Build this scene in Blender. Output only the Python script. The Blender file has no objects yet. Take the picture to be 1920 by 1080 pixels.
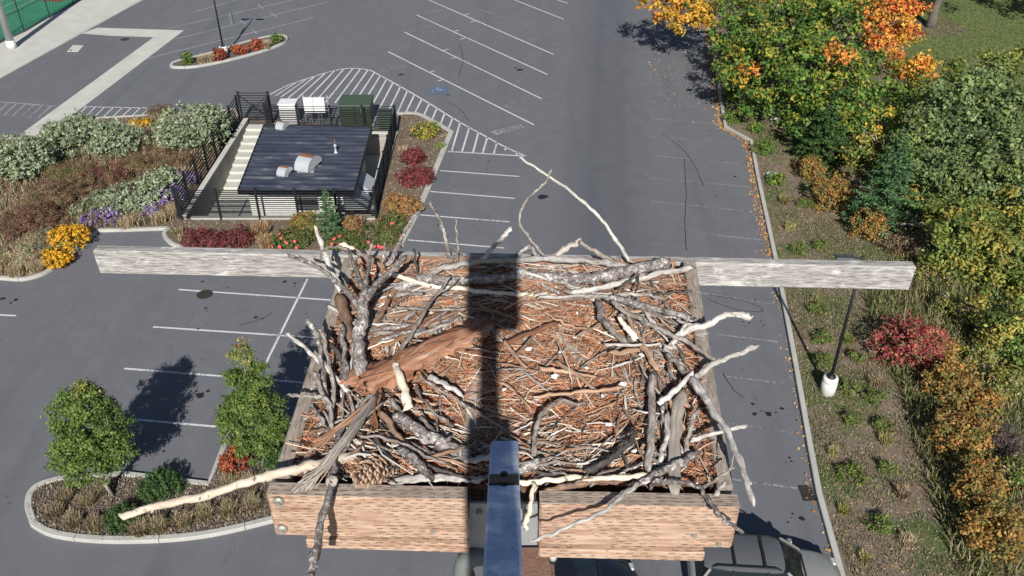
import bpy, bmesh, math, random
import numpy as np
from mathutils import Vector, Matrix, Quaternion
from mathutils import noise as mnoise

random.seed(7); rng = np.random.default_rng(7)
R = math.radians
scene = bpy.context.scene
COL = scene.collection

# ------------------------------------------------------------------ camera, sky, sun, exposure
HC = 22.0                      # camera height above the lot, metres
FPX = 1620.0                   # focal length in photo pixels (1920 wide)
PITCH = R(34.0)
cam_d = bpy.data.cameras.new('camera'); cam = bpy.data.objects.new('camera', cam_d); COL.objects.link(cam)
cam_d.sensor_width = 36.0; cam_d.lens = 36.0 * FPX / 1920.0
cam_d.clip_start = 0.02; cam_d.clip_end = 5000
cam.location = (0, 0, HC); cam.rotation_euler = (R(90) - PITCH, 0, 0)
scene.camera = cam

SUN_EL, SUN_AZ = R(34.0), R(-1.45)
w = bpy.data.worlds.new('World'); scene.world = w; w.use_nodes = True
nt = w.node_tree; bg = nt.nodes['Background']
sky = nt.nodes.new('ShaderNodeTexSky'); sky.sky_type = 'NISHITA'; sky.sun_disc = False
sky.sun_elevation = SUN_EL; sky.sun_rotation = R(180); sky.altitude = 650
nt.links.new(sky.outputs[0], bg.inputs[0]); bg.inputs[1].default_value = 0.05
sd = bpy.data.lights.new('sun', 'SUN'); sun = bpy.data.objects.new('sun', sd); COL.objects.link(sun)
sd.energy = 5.0; sd.angle = R(0.53); sd.color = (1.0, 0.95, 0.88)
SDIR = Vector((math.sin(SUN_AZ) * math.cos(SUN_EL), math.cos(SUN_AZ) * math.cos(SUN_EL), -math.sin(SUN_EL)))
sun.rotation_euler = SDIR.to_track_quat('-Z', 'Y').to_euler(); sun.location = (0, -40, 60)
vs = scene.view_settings; vs.view_transform = 'Standard'; vs.look = 'None'; vs.gamma = 1; vs.use_curve_mapping = False
vs.exposure = 0.5

# ------------------------------------------------------------------ surveying: photo point -> place
CT, ST = math.cos(PITCH), math.sin(PITCH)
def ray(px, py):
    u = (px - 960) / FPX; v = (py - 540) / FPX
    return Vector((u, CT - v * ST, -(ST + v * CT)))
def G(px, py, z=0.0):
    d = ray(px, py); return Vector((0, 0, HC)) + d * ((z - HC) / d.z)
def W(px, py, Y):
    d = ray(px, py); return Vector((0, 0, HC)) + d * (Y / d.y)
NK, NY0, NZ0 = 0.09, 1.546, HC - 1.66        # nest rim plane z = NZ0 + NK (y - NY0)
def N(px, py, dz=0.0):
    d = ray(px, py); t = (NZ0 + dz - NK * NY0 - HC) / (d.z - NK * d.y)
    return Vector((0, 0, HC)) + d * t
def dep(p): return p.y * CT + (HC - p.z) * ST     # distance along the view axis
def m_of(px, p): return px * dep(p) / FPX

# ------------------------------------------------------------------ materials
MATS = {}
def newmat(name):
    m = bpy.data.materials.new(name); m.use_nodes = True; MATS[name] = m
    b = m.node_tree.nodes['Principled BSDF']; b.inputs['Specular IOR Level'].default_value = 0.3
    return m, m.node_tree, b
def nd(t, kind, **kw):
    n = t.nodes.new(kind)
    for k, v in kw.items():
        if k in n.inputs: n.inputs[k].default_value = v
        else: setattr(n, k, v)
    return n
def ramp(t, fac, stops):
    n = t.nodes.new('ShaderNodeValToRGB'); cr = n.color_ramp
    while len(cr.elements) < len(stops): cr.elements.new(0.5)
    for e, (p, c) in zip(cr.elements, stops):
        e.position = p; e.color = (*c, 1) if len(c) == 3 else c
    t.links.new(fac, n.inputs[0]); return n
def coords(t, scale=(1, 1, 1), kind='Object', rot=(0, 0, 0)):
    tc = t.nodes.new('ShaderNodeTexCoord'); mp = t.nodes.new('ShaderNodeMapping')
    mp.inputs['Scale'].default_value = scale; mp.inputs['Rotation'].default_value = rot
    t.links.new(tc.outputs[kind], mp.inputs[0]); return mp.outputs[0]
def noise(t, vec, scale, detail=5, rough=0.6, dist=0):
    n = nd(t, 'ShaderNodeTexNoise', Scale=scale, Detail=detail, Roughness=rough, Distortion=dist)
    t.links.new(vec, n.inputs['Vector']); return n.outputs['Fac']
def mix(t, fac, a, b, kind='MIX'):
    n = nd(t, 'ShaderNodeMix', data_type='RGBA', blend_type=kind)
    for sock, v in ((n.inputs[0], fac), (n.inputs[6], a), (n.inputs[7], b)):
        if isinstance(v, (int, float)): sock.default_value = v
        elif isinstance(v, tuple): sock.default_value = (*v, 1)
        else: t.links.new(v, sock)
    return n.outputs[2]
def bump(t, b, h, strength=0.3, dist=0.01):
    n = nd(t, 'ShaderNodeBump', Strength=strength, Distance=dist); t.links.new(h, n.inputs['Height']); t.links.new(n.outputs[0], b.inputs['Normal'])
def math_(t, op, a, b=None, c=None):
    n = nd(t, 'ShaderNodeMath', operation=op)
    for i, v in enumerate((a, b, c)):
        if v is None: continue
        if isinstance(v, (int, float)): n.inputs[i].default_value = v
        else: t.links.new(v, n.inputs[i])
    return n.outputs[0]
def simple(name, c1, c2=None, scale=8, rough=0.7, metal=0.0, bs=0.15, bd=0.01, stops=None, stretch=(1, 1, 1), detail=5):
    if name in MATS: return MATS[name]
    m, t, b = newmat(name); b.inputs['Roughness'].default_value = rough; b.inputs['Metallic'].default_value = metal
    v = coords(t, stretch); f = noise(t, v, scale, detail)
    if c2 is None: c2 = tuple(x * 0.75 for x in c1)
    rp = ramp(t, f, stops or [(0.3, c2), (0.7, c1)])
    t.links.new(rp.outputs[0], b.inputs['Base Color']); bump(t, b, f, bs, bd); return m

def asphalt():
    m, t, b = newmat('asphalt'); b.inputs['Roughness'].default_value = 0.82
    v = coords(t)
    big = noise(t, v, 0.09, 4, 0.55); mid = noise(t, v, 0.9, 6, 0.65, 0.6); fine = noise(t, v, 45, 3, 0.7)
    base = ramp(t, big, [(0.3, (0.0978, 0.1038, 0.1204)), (0.5, (0.1122, 0.1172, 0.1345)), (0.72, (0.1289, 0.1318, 0.1461))]).outputs[0]
    base = mix(t, 0.55, base, ramp(t, mid, [(0.25, (0.0835, 0.0879, 0.1037)), (0.75, (0.1455, 0.1490, 0.1640))]).outputs[0])
    base = mix(t, 0.35, base, ramp(t, fine, [(0.25, (0.0501, 0.0525, 0.0615)), (0.75, (0.2148, 0.2197, 0.2306))]).outputs[0])
    # worn lanes: long streaks down the drive aisle
    vs_ = coords(t, (0.55, 0.035, 1)); st = noise(t, vs_, 1.0, 4, 0.6, 0.4)
    base = mix(t, ramp(t, st, [(0.52, (0, 0, 0)), (0.75, (0.5967, 0.6104, 0.6405))]).outputs[0], base, (0.0859, 0.0916, 0.1089))
    # the drive lane, darkened by tyres
    sxy = t.nodes.new('ShaderNodeSeparateXYZ'); t.links.new(v, sxy.inputs[0])
    off = math_(t, 'SUBTRACT', sxy.outputs[0], math_(t, 'ADD', math_(t, 'MULTIPLY', sxy.outputs[1], .10), 1.4)); off = math_(t, 'ADD', off, math_(t, 'MULTIPLY', mid, 1.2))
    lane = ramp(t, math_(t, 'DIVIDE', math_(t, 'ABSOLUTE', off), 5.0), [(.12, (.42, .42, .42)), (.6, (0, 0, 0))]).outputs[0]
    base = mix(t, lane, base, (0.064, 0.069, 0.084))
    tr = math_(t, 'ABSOLUTE', math_(t, 'SUBTRACT', math_(t, 'ABSOLUTE', math_(t, 'ADD', off, -.2)), .85))
    base = mix(t, ramp(t, tr, [(.05, (.13, .13, .13)), (.45, (0, 0, 0))]).outputs[0], base, (0.05, 0.054, 0.066))
    # oil drips: sparse small spots gated by a broad mask
    vo = nd(t, 'ShaderNodeTexVoronoi', Scale=2.6, Randomness=1.0); t.links.new(v, vo.inputs['Vector'])
    gate = noise(t, v, 0.32, 3, 0.5)
    wob = math_(t, 'ADD', vo.outputs['Distance'], math_(t, 'MULTIPLY', noise(t, v, 9, 3), 0.16))
    spot = math_(t, 'MULTIPLY', math_(t, 'LESS_THAN', wob, 0.17), math_(t, 'GREATER_THAN', gate, 0.60))
    base = mix(t, math_(t, 'MULTIPLY', spot, 0.75), base, (0.0215, 0.0220, 0.0269))
    # hairline cracks
    wv = coords(t, (0.10, 0.022, 1)); cr = noise(t, wv, 1.4, 8, 0.62)
    line = math_(t, 'LESS_THAN', math_(t, 'ABSOLUTE', math_(t, 'SUBTRACT', cr, 0.47)), 0.0011)
    base = mix(t, math_(t, 'MULTIPLY', line, 0.22), base, (0.0298, 0.0306, 0.0359))
    t.links.new(base, b.inputs['Base Color']); bump(t, b, fine, 0.35, 0.012); return m
def paint(name, col, wear=0.5):
    m, t, b = newmat(name); b.inputs['Roughness'].default_value = 0.75
    v = coords(t); f = noise(t, v, 9, 7, 0.72); g = noise(t, v, 0.5, 3)
    k = math_(t, 'ADD', f, math_(t, 'MULTIPLY', g, 0.35))
    rp = ramp(t, k, [(wear, (0.085, 0.085, 0.088)), (wear + 0.16, col)])
    t.links.new(rp.outputs[0], b.inputs['Base Color']); return m
def concrete(name='concrete', c=(0.42, 0.42, 0.39), d=(0.30, 0.30, 0.28)):
    m, t, b = newmat(name); b.inputs['Roughness'].default_value = 0.85
    v = coords(t); f = noise(t, v, 0.7, 8, 0.68); g = noise(t, v, 22, 4, 0.7)
    base = ramp(t, f, [(0.3, d), (0.65, c)]).outputs[0]
    base = mix(t, 0.25, base, ramp(t, g, [(0.3, tuple(x * 0.5 for x in d)), (0.7, tuple(min(1, x * 1.25) for x in c))]).outputs[0])
    t.links.new(base, b.inputs['Base Color']); bump(t, b, g, 0.25, 0.01); return m
def soil(name, dark, mid, light, green=None, gate=(0.5, 0.62), gscale=0.35):
    m, t, b = newmat(name); b.inputs['Roughness'].default_value = 0.95
    v = coords(t); f = noise(t, v, 1.3, 7, 0.7); g = noise(t, v, 26, 5, 0.75)
    base = ramp(t, f, [(0.3, dark), (0.52, mid), (0.72, light)]).outputs[0]
    base = mix(t, 0.5, base, ramp(t, g, [(0.3, tuple(x * 0.45 for x in dark)), (0.5, mid), (0.72, tuple(x * 1.5 for x in light))]).outputs[0])
    if green:
        q = noise(t, v, gscale, 6, 0.68)
        base = mix(t, ramp(t, q, [(gate[0], (0, 0, 0)), (gate[1], (1, 1, 1))]).outputs[0], base, ramp(t, g, [(0.3, tuple(x * 0.4 for x in green)), (0.7, tuple(x * 1.4 for x in green))]).outputs[0])
    t.links.new(base, b.inputs['Base Color']); bump(t, b, g, 0.8, 0.04); return m
def wood(name, stops, axis='x', scale=1.0, rough=0.8, marks=False, knots=0.0, guano=0.0):
    m, t, b = newmat(name); b.inputs['Roughness'].default_value = rough
    s = {'x': (1.3, 16, 16), 'y': (16, 1.3, 16), 'z': (16, 16, 1.3)}[axis]
    v = coords(t, tuple(k * scale for k in s)); 
    f = noise(t, v, 1.0, 8, 0.66, 1.2 + knots)
    v2 = coords(t, tuple(k * scale * 2.2 for k in s)); f2 = noise(t, v2, 1.4, 6, 0.7, 0.4)
    col = ramp(t, f, stops).outputs[0]
    col = mix(t, 0.45, col, ramp(t, f2, [(0.34, tuple(x * 0.35 for x in stops[0][1])), (0.6, stops[-1][1])]).outputs[0], 'MIX')
    h = math_(t, 'ADD', f, f2)
    if guano:
        vv = coords(t, (.7, 1.6, 1.6)); q = noise(t, vv, 9, 6, 0.72, 1.0)
        col = mix(t, ramp(t, q, [(guano, (0, 0, 0)), (guano + 0.13, (0.8, 0.8, 0.8))]).outputs[0], col, (0.62, 0.62, 0.61))
    if marks:
        v3 = coords(t); sx = t.nodes.new('ShaderNodeSeparateXYZ'); t.links.new(v3, sx.inputs[0])
        row = math_(t, 'DIVIDE', math_(t, 'ADD', sx.outputs[2], math_(t, 'MULTIPLY', sx.outputs[1], 0.8)), 0.0105); row = math_(t, 'ADD', row, math_(t, 'MULTIPLY', noise(t, coords(t, (3, 3, 9)), 2.0, 3), 2.2))
        rid = math_(t, 'FLOOR', row); wn = nd(t, 'ShaderNodeTexWhiteNoise', noise_dimensions='1D'); t.links.new(rid, wn.inputs['W'])
        wx = math_(t, 'ADD', math_(t, 'DIVIDE', sx.outputs[0], 0.036), math_(t, 'MULTIPLY', wn.outputs['Value'], 3.0))
        nz = noise(t, v3, 30, 2); wx = math_(t, 'ADD', wx, math_(t, 'MULTIPLY', nz, 0.25))
        a = math_(t, 'LESS_THAN', math_(t, 'FRACT', wx), 0.5); c = math_(t, 'LESS_THAN', math_(t, 'FRACT', row), 0.24)
        keep = math_(t, 'GREATER_THAN', noise(t, v3, 9, 3), 0.42)
        mk = math_(t, 'MULTIPLY', math_(t, 'MULTIPLY', a, c), keep)
        col = mix(t, math_(t, 'MULTIPLY', mk, 0.75), col, (0.08, 0.05, 0.04))
        h = math_(t, 'SUBTRACT', h, math_(t, 'MULTIPLY', mk, 1.5))
    t.links.new(col, b.inputs['Base Color']); bump(t, b, h, 0.6, 0.004); return m
def bark(name, stops, scale=60, bs=0.9, rough=0.85, spots=None):
    m, t, b = newmat(name); b.inputs['Roughness'].default_value = rough
    v = coords(t); f = noise(t, v, scale, 6, 0.72, 0.5); g = noise(t, v, scale * 0.22, 4, 0.6)
    k = math_(t, 'ADD', math_(t, 'MULTIPLY', f, 0.65), math_(t, 'MULTIPLY', g, 0.35))
    col = ramp(t, k, stops).outputs[0]
    t.links.new(col, b.inputs['Base Color']); bump(t, b, f, bs, 0.004); return m
def leafmat(name='leaf', trans=0.3, rough=0.55):
    m, t, b = newmat(name); b.inputs['Roughness'].default_value = rough; b.inputs['Specular IOR Level'].default_value = 0.25
    a = nd(t, 'ShaderNodeAttribute', attribute_name='tint'); t.links.new(a.outputs['Color'], b.inputs['Base Color'])
    tr = t.nodes.new('ShaderNodeBsdfTranslucent'); t.links.new(a.outputs['Color'], tr.inputs[0])
    mx = nd(t, 'ShaderNodeMixShader'); mx.inputs[0].default_value = trans
    o = t.nodes['Material Output']; t.links.new(b.outputs[0], mx.inputs[1]); t.links.new(tr.outputs[0], mx.inputs[2]); t.links.new(mx.outputs[0], o.inputs[0]); return m
def metal(name, c, rough=0.45, met=0.8, c2=None, scale=14):
    return simple(name, c, c2 or tuple(x * 0.8 for x in c), scale, rough, met, 0.05)

asphalt(); concrete(); concrete('concrete_pale', (0.50, 0.50, 0.46), (0.38, 0.38, 0.35)); concrete('concrete_wall', (0.36, 0.34, 0.30), (0.20, 0.19, 0.17))
paint('white_paint', (0.52, 0.53, 0.54), 0.50); paint('faded_paint', (0.36, 0.37, 0.38), 0.56); paint('ghost_paint', (0.24, 0.25, 0.26), 0.60); paint('blue_paint', (0.07, 0.15, 0.28), 0.55)
soil('bed_soil', (0.075, 0.055, 0.04), (0.13, 0.10, 0.075), (0.26, 0.21, 0.15))
soil('island_soil', (0.06, 0.05, 0.042), (0.11, 0.092, 0.078), (0.19, 0.165, 0.14))
soil('bank_soil', (0.10, 0.072, 0.056), (0.165, 0.125, 0.098), (0.25, 0.205, 0.165), (0.075, 0.115, 0.035), (0.5, 0.6), 0.3)
soil('lawn_turf', (0.075, 0.11, 0.035), (0.10, 0.14, 0.045), (0.16, 0.17, 0.065), (0.22, 0.17, 0.08), (0.62, 0.74), 0.12)
simple('court_green', (0.035, 0.19, 0.11), (0.03, 0.15, 0.09), 0.6, 0.8); simple('track_red', (0.20, 0.055, 0.045), (0.15, 0.04, 0.035), 1, 0.9)
leafmat(); leafmat('needle', 0.12, 0.6); leafmat('dry', 0.15, 0.8); leafmat('litter_straw', 0.05, 0.8)
bark('tree_bark', [(0.35, (0.05, 0.042, 0.035)), (0.65, (0.17, 0.15, 0.13))], 18, 0.7)
bark('pale_bark', [(0.35, (0.14, 0.13, 0.12)), (0.65, (0.34, 0.33, 0.31))], 18, 0.7)

# ------------------------------------------------------------------ mesh helpers
def origin(o):
    v = Vector((0, 0, 0))
    while o is not None: v += o.location; o = o.parent
    return v
def link(o, parent=None):
    COL.objects.link(o)
    if parent is not None: o.parent = parent
    return o
def tag(o, label=None, cat=None, group=None, kind=None):
    if label: o['label'] = label
    if cat: o['category'] = cat
    if group: o['group'] = group
    if kind: o['kind'] = kind
    return o
def thing(name, label, cat, loc, group=None):
    o = bpy.data.objects.new(name, None); o.location = loc; o.empty_display_size = 0.1
    link(o); return tag(o, label, cat, group)
class MB:
    def __init__(s): s.v = []; s.f = []
    def add(s, vs, fs):
        k = len(s.v); s.v += [Vector(v) for v in vs]; s.f += [tuple(i + k for i in f) for f in fs]; return s
    def box(s, c, size, rot=None):
        hx, hy, hz = (x / 2 for x in size); c = Vector(c)
        P = [Vector((x, y, z)) for z in (-hz, hz) for y in (-hy, hy) for x in (-hx, hx)]
        if rot is not None: P = [rot @ p for p in P]
        return s.add([c + p for p in P], [(0, 2, 3, 1), (4, 5, 7, 6), (0, 1, 5, 4), (2, 6, 7, 3), (0, 4, 6, 2), (1, 3, 7, 5)])
    def bar(s, a, b, wd, ht, up=(0, 0, 1)):
        a, b = Vector(a), Vector(b); d = (b - a); L = d.length; d.normalize(); up = Vector(up)
        side = d.cross(up)
        if side.length < 1e-4: side = d.cross(Vector((0, 1, 0)))
        side.normalize(); u = side.cross(d)
        rot = Matrix((d, -side, u)).transposed()
        return s.box((a + b) / 2, (L, wd, ht), rot)
    def hexa(s, bot, top):
        return s.add(list(bot) + list(top), [(3, 2, 1, 0), (4, 5, 6, 7), (0, 1, 5, 4), (1, 2, 6, 5), (2, 3, 7, 6), (3, 0, 4, 7)])
    def tube(s, pts, rad, n=8, cap=True, flat=1.0):
        pts = [Vector(p) for p in pts]; m = len(pts)
        if not hasattr(rad, '__len__'): rad = [rad] * m
        k = len(s.v); t0 = (pts[1] - pts[0]).normalized(); ref = Vector((0, 0, 1)) if abs(t0.z) < 0.9 else Vector((0, 1, 0))
        a = t0.cross(ref).normalized()
        for i, p in enumerate(pts):
            t = (pts[min(i + 1, m - 1)] - pts[max(i - 1, 0)]).normalized()
            a = (a - t * a.dot(t)).normalized(); b_ = t.cross(a)
            for j in range(n):
                th = 2 * math.pi * j / n; s.v.append(p + (a * math.cos(th) + b_ * math.sin(th) * flat) * rad[i])
        for i in range(m - 1):
            for j in range(n):
                j2 = (j + 1) % n; s.f.append((k + i * n + j, k + i * n + j2, k + (i + 1) * n + j2, k + (i + 1) * n + j))
        if cap:
            s.f.append(tuple(k + j for j in range(n))[::-1]); s.f.append(tuple(k + (m - 1) * n + j for j in range(n)))
        return s
    def lathe(s, c, prof, n=20):
        return s.tube([Vector(c) + Vector((0, 0, z)) for r, z in prof], [max(r, 1e-3) for r, z in prof], n)
    def prism(s, poly, z0, z1):
        n = len(poly); P = [Vector((p[0], p[1], z0)) for p in poly] + [Vector((p[0], p[1], z1)) for p in poly]
        return s.add(P, [tuple(range(n))[::-1], tuple(range(n, 2 * n))] + [(i, (i + 1) % n, n + (i + 1) % n, n + i) for i in range(n)])
    def build(s, name, m, parent=None, smooth=False, bevel=0):
        me = bpy.data.meshes.new(name); o_ = origin(parent)
        me.from_pydata([tuple(v - o_) for v in s.v], [], s.f); me.update()
        if bevel:
            bm = bmesh.new(); bm.from_mesh(me)
            bmesh.ops.recalc_face_normals(bm, faces=bm.faces)
            bmesh.ops.bevel(bm, geom=bm.edges[:], offset=bevel, segments=1, affect='EDGES'); bm.to_mesh(me); bm.free()
        else:
            bm = bmesh.new(); bm.from_mesh(me); bmesh.ops.recalc_face_normals(bm, faces=bm.faces); bm.to_mesh(me); bm.free()
        if smooth:
            me.polygons.foreach_set('use_smooth', [True] * len(me.polygons))
        if isinstance(m, str): m = MATS[m]
        me.materials.append(m)
        return link(bpy.data.objects.new(name, me), parent)
def solo(mb, name, m, label, cat, group=None, smooth=False, bevel=0):
    o = mb.build(name, m, None, smooth, bevel); 
    c = sum((v for v in mb.v), Vector()) / len(mb.v); c.z = min(v.z for v in mb.v)
    o.data.transform(Matrix.Translation(-c)); o.location = c
    return tag(o, label, cat, group)
def sheet(name, loops, z, m, kind='structure', parent=None):
    """flat sheet from an outer loop and holes, triangulated"""
    bm = bmesh.new()
    for lp in loops:
        vs_ = [bm.verts.new((p[0], p[1], z)) for p in lp]
        for i in range(len(vs_)): bm.edges.new((vs_[i], vs_[(i + 1) % len(vs_)]))
    bmesh.ops.triangle_fill(bm, use_beauty=True, use_dissolve=False, edges=bm.edges[:])
    bmesh.ops.recalc_face_normals(bm, faces=bm.faces)
    if sum(f.normal.z for f in bm.faces) < 0: bmesh.ops.reverse_faces(bm, faces=bm.faces[:])
    me = bpy.data.meshes.new(name); bm.to_mesh(me); bm.free(); me.materials.append(MATS[m])
    o = link(bpy.data.objects.new(name, me), parent)
    if parent is None: o['kind'] = kind
    return o
def smooth_line(pts, k=6, closed=False):
    pts = [Vector(p) for p in pts]; n = len(pts); out = []
    for i in range(n if closed else n - 1):
        g = lambda j: pts[j % n] if closed else pts[max(0, min(n - 1, j))]
        p0, p1, p2, p3 = g(i - 1), g(i), g(i + 1), g(i + 2)
        for q in range(k):
            t = q / k
            out.append(0.5 * ((2 * p1) + (p2 - p0) * t + (2 * p0 - 5 * p1 + 4 * p2 - p3) * t * t + (3 * p1 - p0 - 3 * p2 + p3) * t ** 3))
    if not closed: out.append(pts[-1])
    return out
def fastmesh(name, V, F, tint, m, parent=None, loc=None):
    """V (n,3), F (k,3 or 4), tint (n,3)"""
    V = np.asarray(V, np.float32); F = np.asarray(F, np.int32)
    if parent is not None: V = V - np.array(origin(parent), np.float32)
    me = bpy.data.meshes.new(name); k, q = F.shape
    me.vertices.add(len(V)); me.vertices.foreach_set('co', V.ravel())
    me.loops.add(k * q); me.loops.foreach_set('vertex_index', F.ravel())
    me.polygons.add(k); me.polygons.foreach_set('loop_start', np.arange(0, k * q, q, dtype=np.int32))
    me.update(calc_edges=True)
    if tint is not None:
        a = me.color_attributes.new('tint', 'FLOAT_COLOR', 'POINT')
        c = np.ones((len(V), 4), np.float32); c[:, :3] = tint; a.data.foreach_set('color', c.ravel())
    me.materials.append(MATS[m] if isinstance(m, str) else m)
    return link(bpy.data.objects.new(name, me), parent)
def unit(a): return a / np.maximum(np.linalg.norm(a, axis=1, keepdims=True), 1e-6)

# ------------------------------------------------------------------ foliage
GREEN = [(0.0743, 0.126, 0.0253), (0.1013, 0.156, 0.0345), (0.135, 0.186, 0.046), (0.054, 0.096, 0.023)]
MAPLE = [(0.06, 0.13, 0.025), (0.09, 0.165, 0.03), (0.13, 0.19, 0.035), (0.045, 0.095, 0.022), (0.22, 0.21, 0.035)]
YELLOW = [(0.42, 0.27, 0.035), (0.50, 0.33, 0.05), (0.36, 0.25, 0.04), (0.45, 0.20, 0.03)]
ORANGE = [(0.48, 0.16, 0.035), (0.55, 0.22, 0.045), (0.42, 0.10, 0.03), (0.50, 0.28, 0.05)]
RED = [(0.29, 0.055, 0.06), (0.36, 0.10, 0.085), (0.22, 0.035, 0.045), (0.33, 0.13, 0.08), (0.10, 0.10, 0.04)]
WILLOW = [(0.0945, 0.1472, 0.0575), (0.1283, 0.1856, 0.069), (0.1755, 0.2304, 0.0978), (0.0675, 0.1088, 0.0437), (0.1485, 0.192, 0.0575)]
ALDER = [(0.098, 0.1408, 0.0322), (0.14, 0.1856, 0.0437), (0.21, 0.2176, 0.0517), (0.07, 0.1088, 0.0287), (0.28, 0.2304, 0.0517)]
GOLD = [(0.29, 0.165, 0.05), (0.33, 0.205, 0.06), (0.22, 0.14, 0.045), (0.33, 0.155, 0.045), (0.13, 0.13, 0.04), (0.17, 0.16, 0.05)]
SAGE = [(0.22, 0.265, 0.165), (0.26, 0.305, 0.195), (0.18, 0.23, 0.13), (0.29, 0.33, 0.225), (0.14, 0.185, 0.095)]
BARB = [(0.13, 0.030, 0.035), (0.18, 0.045, 0.045), (0.085, 0.025, 0.03), (0.15, 0.06, 0.05)]
BROWN = [(0.15, 0.095, 0.06), (0.20, 0.13, 0.08), (0.11, 0.065, 0.045), (0.13, 0.12, 0.05)]
RUST = [(0.27, 0.13, 0.055), (0.33, 0.18, 0.075), (0.21, 0.11, 0.05), (0.20, 0.17, 0.06)]
REDBUSH = [(0.28, 0.055, 0.03), (0.34, 0.09, 0.04), (0.22, 0.045, 0.03), (0.25, 0.13, 0.05)]
BLACKEYE = [(0.62, 0.34, 0.02), (0.55, 0.28, 0.02), (0.68, 0.40, 0.03), (0.10, 0.11, 0.03)]
PURPLE = [(0.24, 0.16, 0.42), (0.30, 0.22, 0.46), (0.18, 0.12, 0.32), (0.12, 0.11, 0.08)]
STRAW = [(0.34, 0.27, 0.17), (0.28, 0.21, 0.13), (0.22, 0.16, 0.10), (0.40, 0.33, 0.22)]
TUFT = [(0.25, 0.20, 0.13), (0.20, 0.155, 0.10), (0.17, 0.13, 0.085), (0.15, 0.14, 0.07)]
PINE = [(0.035, 0.075, 0.022), (0.05, 0.10, 0.03), (0.028, 0.06, 0.02), (0.07, 0.12, 0.035)]
FIR = [(0.054, 0.115, 0.05), (0.072, 0.1437, 0.06), (0.042, 0.092, 0.04), (0.102, 0.1725, 0.065)]
ROSE = [(0.07, 0.11, 0.03), (0.10, 0.13, 0.04), (0.16, 0.13, 0.05), (0.05, 0.08, 0.025)]

def leaf_quads(C, Nn, size, aspect, roll=None):
    n = len(C); a = rng.normal(size=(n, 3)); T = unit(np.cross(Nn, a)); B = np.cross(Nn, T)
    s = (size * rng.uniform(0.45, 1.45, n))[:, None]; w_ = s * aspect
    V = np.empty((n, 4, 3)); V[:, 0] = C - T * s * 0.5; V[:, 2] = C + T * s * 0.5
    fold = Nn * s * 0.12
    V[:, 1] = C + B * w_ * 0.5 + fold; V[:, 3] = C - B * w_ * 0.5 + fold
    return V.reshape(-1, 3), np.arange(n * 4).reshape(n, 4)
def pal(p, n):
    p = np.minimum(np.array(p) * 1.18, .8); return p[rng.integers(0, len(p), n)]
def crown_points(lobes, leaf, cover, clump, base_r=None):
    """lobes: (centre, (rx,ry,rz), palette). Leaves sit in clumps near the surface of every lobe"""
    C, Nn, T = [], [], []
    for c, r, p in lobes:
        c = np.array(c); r = np.array(r); rm = (r.prod()) ** (1 / 3)
        n = int(cover * 4 * math.pi * rm * rm / (leaf * leaf * 0.5))
        m = max(6, int(4.2 * (rm / clump) ** 2))
        d = unit(rng.normal(size=(m, 3))); rad = rng.uniform(0.55, 1.06, m) ** 0.8
        cc = d * rad[:, None]; ctint = pal(p, m); bright = rng.uniform(0.75, 1.25, m)
        i = rng.integers(0, m, n)
        off = rng.normal(size=(n, 3)) * clump * 0.42; off[:, 2] *= 0.75
        P = cc[i] * r + off
        Cn = c + P
        out = unit(off + d[i] * clump * 0.35)
        nn = unit(out * 0.8 + np.array([0, -0.15, 0.55]) + rng.normal(size=(n, 3)) * 0.55)
        mixp = rng.uniform(size=n) < 0.35
        col = np.where(mixp[:, None], pal(p, n), ctint[i]) * (bright[i] * rng.uniform(0.8, 1.2, n))[:, None]
        C.append(Cn); Nn.append(nn); T.append(col)
    return np.concatenate(C), np.concatenate(Nn), np.concatenate(T)
def crown(parent, lobes, leaf, cover=1.6, clump=0.5, aspect=0.65, m='leaf', name='crown', zmin=0.03):
    C, Nn, T = crown_points(lobes, leaf, cover, clump)
    k = C[:, 2] > zmin; C, Nn, T = C[k], Nn[k], T[k]
    V, F = leaf_quads(C, Nn, leaf, aspect)
    return fastmesh(name, V, F, np.repeat(T, 4, 0), m, parent)
def wander(a, b, k=6, amp=0.1):
    a, b = Vector(a), Vector(b); L = (b - a).length; out = []
    for i in range(k + 1):
        t = i / k; p = a.lerp(b, t)
        if 0 < i < k: p = p + Vector(rng.normal(size=3)) * amp * L * 0.25
        out.append(p)
    return out
def limbs(parent, base, top, r, targets, m='tree_bark'):
    mb = MB(); tr = wander(base, top, 7, 0.12); mb.tube(tr, [r * (1 - 0.7 * i / 7) for i in range(8)], 9)
    for t in targets:
        i = int(rng.integers(1, 6)); q = wander(tr[i], t, 6, 0.22); r0 = r * 0.45 * (1 - 0.1 * i)
        mb.tube(q, [r0 * (1 - 0.8 * j / 6) for j in range(7)], 6)
        for _ in range(2):
            j = int(rng.integers(2, 5)); e = q[j] + Vector(rng.normal(size=3)) * (q[-1] - q[0]).length * 0.13
            mb.tube(wander(q[j], e, 4, 0.25), [r0 * 0.35 * (1 - 0.7 * k / 4) for k in range(5)], 5)
    return mb.build('trunk', m, parent, True)
def tree(name, label, cat, base, lobes, leaf, cover=1.5, clump=0.6, r=0.15, group=None, m='leaf', bark_='tree_bark', aspect=0.65, lean=None):
    base = Vector(base); t = thing(name, label, cat, base, group)
    cs = [Vector(l[0]) for l in lobes]; top = lean or (sum(cs, Vector()) / len(cs)).lerp(max(cs, key=lambda c: c.z), 0.6)
    limbs(t, base - Vector((0, 0, 0.05)), top, r, cs, bark_)
    crown(t, lobes, leaf, cover, clump, aspect, m)
    return t
def lobe(px, py, Y, rpx, p, sz=0.85, sy=1.0):
    c = W(px, py, Y); r = m_of(rpx, c); return (c, (r, r * sy, r * sz), p)
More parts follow.
